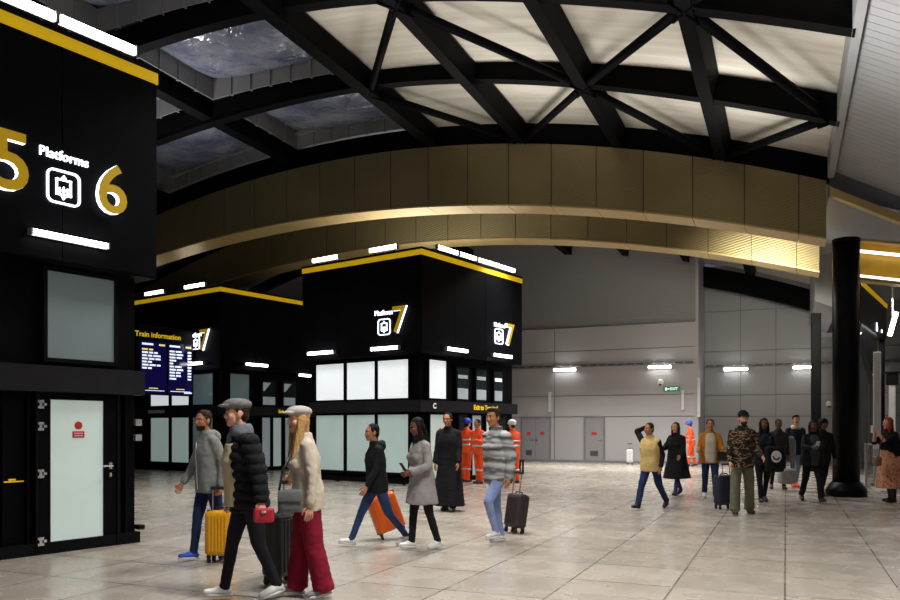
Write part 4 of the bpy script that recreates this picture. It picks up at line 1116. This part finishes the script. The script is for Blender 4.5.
# near couple
q2 = ground(248, 599)
person('person in grey flat cap, grey scarf and black padded jacket walking left', q2, (-.86,-.5), 1.73, ((-9,14,-14),(15,5,6)), (('w', wp(263,508,6.55), (0,-1,0)), ('fk',-10,10,30)),
       dict(trousers=(BLACK2,'slim'), shoes=(SHW,M_SOLEW), top=(BLACKC,'puffer'), collar=True, more=[('scarf',GREYSC,scarf),('jumper_front',BEIGE,lambda q,T,HM,LG,AR: eloft(q, [(-.1,.12,.1,.115),(.1,.12,.1,.1),(.3,.12,.1,.105),(.45,.1,.07,.08)], T))]), hair=('short',HAIRB), hat=('flat',TWEED), vox=.01, hands=('grip','relax'), sk=SK4, lean=6)
q3 = ground(308, 597)
SC3 = ground(283, 583)
person('person with long blond hair, pale cap, cream jumper and maroon trousers', q3, (-.95,-.32), 1.66, ((-5,8,-8),(8,4,3)), (('fk',-8,12,14), ('w', Vector((SC3.x+.05, SC3.y+.0, .95)), (.2,-1,-.2))),
       dict(trousers=(MAROON,'wide'), shoes=(SHGR,M_SOLEW), top=(CREAM,'jacket'), topname='jumper', collar=True), hair=('longfront',HAIRL), hat=('flat',WHITEC), female=True, vox=.01, hands=('relax','grip'), lean=5, hyaw=20)
# orange suitcase couple
q4 = ground(377, 546); SC4 = ground(394, 539)
d4 = Vector((-.93,-.37,0))
person('person in black zipped jacket and blue jeans pulling orange suitcase', q4, (-.93,-.37), 1.58, ((-20,18,-22),(27,6,8)), (('fk',12,8,20), ('w', wp(374,492,10.2), (.3,-1,0))),
       dict(trousers=(JEANB,'slim'), shoes=(SHW,M_SOLEW), top=(BLACKC,'jacket'), hood=True), hair=('short',HAIRD), hyaw=10, vox=.011, hands=('relax','grip'), sk=SK2)
q5 = ground(422, 549)
ph5 = wp(407, 472, 9.45)
person('person in grey wool coat and black leggings looking at a phone', q5, (-.86,-.5), 1.6, walk(.4,'R'), (('w', ph5+Vector((.05,-.03,0)), (-.6,-.4,-1)), ('w', ph5+Vector((.04,.07,-.01)), (.6,-.4,-1))),
       dict(trousers=(BLACKC,'slim'), shoes=(SHW,M_SOLEW), top=(GREYC,'coat'), topname='coat', more=[('scarf',BLACKC,lambda q,T,HM,LG,AR: eloft(q, [(.49,.1,.1),(.55,.1,.1),(.6,.08,.085)], T))]), hair=('longshort',HAIRD), female=True, hpitch=16, vox=.011, hands=('hold','hold'), sk=SK3)
person('person in long black robe standing right of the grey coat', ground(449, 511), (-.35,-.94), 1.76, ((6,4,2),(-6,4,-2)), (('fk',6,9,14),('fk',2,9,10)),
       dict(trousers=(BLACKC,'straight'), shoes=(SHBR,M_SOLED), top=(BLACKC,'robe'), topname='robe', collar=True), hair=('short',HAIRD), sk=SK2, vox=.013)
q7 = ground(498, 543)
person('person in striped grey puffer jacket and light blue jeans', q7, (-.82,-.57), 1.74, ((34,52,-4),(-6,6,-4)), (('fk',-12,12,25),('w', wp(509,481,10.8), (.3,-1,0))),
       dict(trousers=(JEANL,'slim'), shoes=(SHW,M_SOLEW), top=(PUFFG,'puffer'), collar=True), hair=('quiff',HAIRB), sk=SK2, vox=.011, hands=('relax','grip'), hyaw=10)
# orange workers
person('worker in orange overalls and blue helmet beside the black robe', ground(466, 482), (.55,.83), 1.72, STAND, (A0,('fk',35,10,60)), hivis(), hair=('short',HAIRD), hat=('helmet',BLUEH), vox=.015)
person('worker in orange overalls left of the striped puffer jacket', ground(479, 483.5), (-.7,-.7), 1.72, STAND, (('fk',30,10,70),A0), hivis(), hair=('short',HAIRB), vox=.015, sk=SK2)
person('worker in orange overalls and white helmet behind the striped puffer jacket', ground(513.5, 483), (-.5,.86), 1.68, STAND, (('fk',20,10,50),A0), hivis(), hair=('short',HAIRB), hat=('helmet',WHITEH), vox=.015)
person('worker in orange overalls and blue helmet near the grey back wall', ground(691, 466.5), (-.96,.2), 1.72, walk(.4), (A0,('fk',30,10,60)), hivis(), hair=('short',HAIRB), hat=('helmet',BLUEH), vox=.018)
# group on the right
q12 = ground(651, 509)
person('person in pale yellow jacket with black sleeves, hand raised to head', q12, (-.72,-.69), 1.62, walk(1.0,'R'), (('fk',-14,12,35), ('w', wp(646,427,14.55), (.9,-.2,.35))),
       dict(trousers=(NAVYJ,'straight'), shoes=(SHBR,M_SOLED), bulk=.03, top=(YELC,'jacket'), sleeves=BLACKC, collar=True), hair=('short',HAIRB), sk=SK2, vox=.013, palm=(None,(0,-1,-.3)), hyaw=-10)
person('person with long dark hair in black coat beside the pale yellow jacket', ground(677, 496), (-.66,-.75), 1.64, walk(.9,'L'), (('fk',15,10,40), ('fk',30,16,55)),
       dict(trousers=(JEANB,'slim'), shoes=(SHBLK,M_SOLED), bulk=.02, top=(BLACKC,'long'), topname='coat'), hair=('long',HAIRB), female=True, sk=SK1, vox=.013)
q15 = ground(710, 499)
person('person in mustard and cream jacket with dark shoulder bag', q15, (-.25,-.97), 1.68, walk(.7,'L'), (('fk',18,14,70), ('fk',15,14,60)),
       dict(trousers=(NAVYJ,'straight'), shoes=(SHW,M_SOLEW), bulk=.02, top=(MUST,'jacket'), more=[('fleece_front',CREAM,vestfront)], collar=True, plain=[]), hair=('short',HAIRB), sk=SK2, vox=.013)
q16 = ground(742, 514)
person('bearded person in dark cap, camouflage jacket and loose olive trousers', q16, (-.08,-1), 1.78, ((-6,6,-4),(12,4,4)), (('fk',14,12,45), ('fk',5,12,25)),
       dict(spread=.11, bulk=.015, trousers=(OLIVE,'loose'), shoes=(SHBR,M_SOLED), top=(CAMO,'jacket'), collar=True, more=[('beard',HAIRB,beard)]), hair=('short',HAIRB), hat=('baseball',BLACKC), vox=.012)
q17 = ground(763, 503)
person('person with long dark hair in navy jacket right of the camouflage jacket', q17, (-.12,-1), 1.68, walk(.6,'R'), (('fk',5,10,20), ('fk',20,10,70)),
       dict(trousers=(BLACKC,'slim'), shoes=(SHBLK,M_SOLED), top=(NAVY,'jacket')), hair=('long',HAIRD), female=True, sk=SK3, vox=.013)
person('person in dark grey jacket behind the bag with white emblem', ground(778, 490), (-.2,-.98), 1.7, walk(.7,'L'), sw_arms(.7,'L'),
       dict(trousers=(BLACKC,'slim'), shoes=(SHBLK,M_SOLED), top=(cloth('dark_grey_cloth',(.03,.03,.03)),'jacket'), collar=True), hair=('short',HAIRD), sk=SK3, vox=.014)
person('person in navy jacket with cream collar, pale jeans and red shoes', ground(795, 488), (-.1,-1), 1.8, walk(.5,'R'), (A0,('fk',4,12,20)),
       dict(trousers=(cloth('pale_denim',lin(120,140,165)),'slim'), shoes=(SHRED,SHRED), top=(NAVY,'jacket'), more=[('fleece_collar',CREAM,lambda q,T,HM,LG,AR: eloft(q, [(.49,.12,.11),(.54,.115,.11),(.58,.09,.095)], T))]), hair=('quiff',HAIRD), sk=SK1, vox=.014)
q20 = ground(812, 502); ph20 = wp(817, 447, 15.35)
person('person in open black jacket holding a phone, walking left of round column', q20, (-.08,-1), 1.65, walk(.8,'L'), (('w', ph20+Vector((.06,.06,0)), (-.8,-.3,-.8)), ('w', ph20+Vector((-.07,.06,-.01)), (.8,-.3,-.8))),
       dict(bulk=.04, trousers=(BLACKC,'straight'), shoes=(SHBLK,M_SOLED), top=(BLACKC,'jacket'), more=[('shirt_front',cloth('slate_cloth',(.05,.05,.065)),vestfront)]), hair=('longshort',HAIRD), female=True, sk=SK3, vox=.013, hands=('hold','hold'))
person('person in black jacket with arm hanging, nearest the round column', ground(822, 497), (.0,-1), 1.68, walk(.6,'R'), (('fk',-4,16,12),('fk',10,10,30)),
       dict(trousers=(BLACK2,'straight'), shoes=(SHBLK,M_SOLED), top=(BLACKC,'jacket')), hair=('afro',HAIRD), sk=SK3, vox=.014)
q22 = ground(891, 502); cam22 = wp(874.5, 432, 15.75)
person('person with rust red hair and patterned rust skirt taking a photo', q22, (-.99,-.14), 1.7, STAND, (('w', cam22+Vector((.05,-.05,-.02)), (-.5,-.2,-1)), ('w', cam22+Vector((.05,.08,-.01)), (.5,-.2,-1))),
       dict(bulk=.035, short=True, shoes=(SHBLK,M_SOLED), boots=True, top=(BLACKC,'jacket'), topname='cardigan', hem=.02, more=[('skirt',SKIRTM,skirt(.3))]), hair=('longshort',HAIRR), female=True, sk=SK4, vox=.012, hands=('hold','hold'), palm=((.3,.9,.2),(-.3,.9,.2)))

# ---- luggage
def suitcase(label, pos, rz, w, h, d, m, tilt=0, handle=.3, ribs=6, group=None, roll=0):
    """origin between the rear wheels on the floor; local x = width, y = depth"""
    t = thing('suitcase', label, 'suitcase', pos, rz, group)
    M = Matrix.Translation((0,0,.03)) @ Matrix.Rotation(R(tilt), 4, 'X')
    if roll: pv = Matrix.Translation((-w/2+.045,0,-.02)); M = M @ pv @ Matrix.Rotation(R(roll), 4, 'Y') @ pv.inverted()
    mb = MB(); mb.rbox((-w/2,-d/2,.05),(w/2,d/2,.05+h), min(.05, d*.25), 3, M); mb.build('shell', m, t)
    for sg in (-1, 1):
        rb = MB()
        for i in range(ribs):
            x = -w/2+.05+(w-.1)*(i+.5)/ribs; rb.rbox((x-.012, sg*(d/2+.004)-.006, .1), (x+.012, sg*(d/2+.004)+.006, h), .004, 1, M)
        rb.build('ribs', m, t)
    MB().rbox((-w/2-.003,-.008,.047),(w/2+.003,.008,.053+h),.002,1,M).build('zip_seam', M_RUBBER, t)
    for sx in (-1, 1):
        for sy in (-1, 1):
            wl = MB(); c = Vector((sx*(w/2-.045), sy*(d/2-.045), .01)); rg = []
            for xx in (-.012, .012): rg.append([M @ (c+Vector((xx, .03*math.cos(2*math.pi*k/14), .03*math.sin(2*math.pi*k/14)-.01))) for k in range(14)])
            wl.rings(rg); wl.box((c.x-.018,c.y-.018,.02),(c.x+.018,c.y+.018,.055),M); wl.build('wheel', M_RUBBER, t)
    z0 = .05+h
    if handle:
        hb = MB()
        for sx in (-1, 1): hb.tube([M @ Vector((sx*.075,-d/2+.05,z0-.02)), M @ Vector((sx*.075,-d/2+.05,z0+handle))], .008, 8)
        ho = hb.build('handle_tubes', M_STAIN, t); MB().rbox((-.1,-d/2+.03,z0+handle-.015),(.1,-d/2+.07,z0+handle+.02),.012,2,M).build('grip', M_RUBBER, ho)
    MB().tube([M @ Vector((-.08,0,z0)), M @ Vector((-.06,0,z0+.03)), M @ Vector((.06,0,z0+.03)), M @ Vector((.08,0,z0))], .01, 8).build('carry_handle', M_RUBBER, t)
    return t
YSH = mat('yellow_hard_shell', lin(232,168,24), .35, var=.06); OSH = mat('orange_hard_shell', lin(238,104,26), .38, var=.06); BSH = mat('black_hard_shell', (.012,.012,.013), .4, var=.2); NSH = mat('navy_hard_shell', (.012,.017,.04), .4, var=.15); DSH = mat('dark_brown_shell', (.03,.021,.022), .5, var=.2); WSH = mat('white_hard_shell', (.68,.68,.68), .4, var=.05)
suitcase('small yellow hard shell suitcase upright beside grey hooded jacket', SC1, R(-8), .33, .5, .22, YSH, 0, .25)
suitcase('black suitcase in front of maroon trousers', SC3, R(62), .38, .6, .25, BSH, 0, .3)
suitcase('orange hard shell suitcase tilted behind the blue jeans', SC4, R(12), .4, .5, .24, OSH, 0, .14, roll=-20)
suitcase('dark brown suitcase trailing behind striped puffer jacket', ground(514, 533), R(-55), .3, .48, .22, DSH, -10, .3)
suitcase('navy suitcase just left of loose olive trousers', ground(724, 509), R(15), .34, .55, .22, NSH, 0, .2)
suitcase('white narrow suitcase leaning by the grey back wall', ground(630, 464.6), R(-23), .26, .55, .18, WSH, 0, .22)

def soft_thing(name, label, cat, pos, rz, parts):
    t = thing(name, label, cat, pos, rz)
    for nm, m_, fn, vox in parts:
        q = MB(); fn(q)
        if vox: soft(q, nm, m_, t, vox, 3, folds(3, .005))
        else: q.build(nm, m_, t, True)
    return t
def bag_body(w, d, h): return lambda q: q.rbox((-w/2,-d/2,0),(w/2,d/2,h), min(w,d,h)*.35, 4)
def bag_handle(w, h, z, r=.01): return lambda q: q.tube([(-w/2,0,z),(-w*.42,0,z+h*.8),(0,0,z+h),(w*.42,0,z+h*.8),(w/2,0,z)], r, 8)
p = wp(264, 514, 6.5); p.z -= .07
soft_thing('clutch_bag', 'small red bag held between the near pair', 'bag', p, R(10), [('body', mat('red_leather', lin(170,26,44), .5, var=.08), bag_body(.17,.06,.12), .008), ('clasp', M_CHROME, lambda q: q.rbox((-.02,-.04,.08),(.02,-.028,.1),.004), 0)])
p = wp(290, 500, 6.55); p.z -= .1
soft_thing('shoulder_bag', 'small grey shoulder bag on the cream jumper', 'bag', p, R(10), [('body', cloth('grey_green_canvas', lin(92,96,94)), bag_body(.2,.08,.19), .008), ('flap', cloth('grey_canvas', lin(110,112,112)), lambda q: q.rbox((-.1,-.052,.09),(.1,-.038,.18),.006), 0), ('strap', SHBLK, lambda q: q.tube([(-.09,0,.18),(-.06,.04,.35),(.02,.1,.52)], .01, 8), 0)])
p = wp(774.5, 472, 15.1)
bt = soft_thing('bag', 'black bag with round white emblem hanging beside navy jacket', 'bag', p, R(2), [('body', BLACKC, bag_body(.36,.14,.5), .012), ('strap', SHBLK, bag_handle(.2,.25,.48,.012), 0)])
em = MB(); em.rings([[(.1*math.cos(2*math.pi*k/28), y, .3+.115*math.sin(2*math.pi*k/28)) for k in range(28)] for y in (-.083,-.074)]); eo = em.build('emblem', mat('emblem_white', (.75,.75,.75), .5, var=.03), bt)
em = MB(); em.tube([(.066*math.cos(R(q_)), -.085, .315+.07*math.sin(R(q_))) for q_ in range(185, 361, 22)], .016, 8); em.build('emblem_mark', M_RUBBER, eo)
p = wp(787, 484, 18.4); p.z = max(p.z, .12)
soft_thing('holdall', 'pale grey holdall carried beside the pale jeans', 'bag', p, R(5), [('body', cloth('pale_grey_canvas', lin(150,146,146)), bag_body(.42,.26,.36), .014), ('carry_handle', SHBLK, bag_handle(.22,.18,.38,.012), 0)])
p = wp(788, 462, 18.9)
soft_thing('coat_bundle', 'grey folded coat hanging above the pale holdall', 'coat', p, R(5), [('body', cloth('mid_grey_cloth', lin(128,126,128)), bag_body(.3,.14,.62), .014), ('hanging_sleeve', MATS['mid_grey_cloth'], lambda q: capsule(q, (.12,-.05,.5), (.13,-.06,.05), .05, .04), .012)])
p = wp(721, 461, 16.35)
soft_thing('shoulder_bag', 'small black bag hanging at the mustard jacket', 'bag', p, R(-15), [('body', SHBLK, bag_body(.3,.1,.2), .01), ('strap', SHBLK, lambda q: q.tube([(-.12,.02,.17),(-.13,.0,.35),(-.15,.05,.5),(-.22,.12,.57)], .012, 8), 0)])
p = wp(877, 466, 15.55)
soft_thing('handbag', 'brown handbag at the waist of the patterned skirt', 'bag', p, R(80), [('body', mat('tan_leather', lin(120,88,66), .5, var=.12), bag_body(.26,.12,.2), .01), ('strap', SHBR, lambda q: q.tube([(-.1,0,.18),(-.03,-.04,.4),(.06,-.14,.6)], .01, 8), 0)])
def phone(label, pos, rz, tilt, m):
    t = thing('phone', label, 'phone', pos, rz)
    M = Matrix.Rotation(R(tilt), 4, 'X')
    MB().rbox((-.037,-.005,-.075),(.037,.005,.075),.004,2,M).build('body', m, t)
    MB().box((-.033,-.0062,-.07),(.033,-.0052,.07),M).build('screen', mat('phone_screen', (.05,.06,.08), .1, emit=.25, ecol=(.6,.7,.9), var=.1), t)
phone('phone in the hands of the grey wool coat', ph5+Vector((-.04,-.02,.05)), math.atan2(-.86,-.5)*0+R(-60)+R(180), -35, BSH)
phone('phone held by the open black jacket', ph20+Vector((0,-.03,.05)), R(180), -30, WSH)
phone('white phone raised by the person with rust red hair', cam22+Vector((-.05,0,.06)), R(-82)+R(180), 0, WSH)
finish()
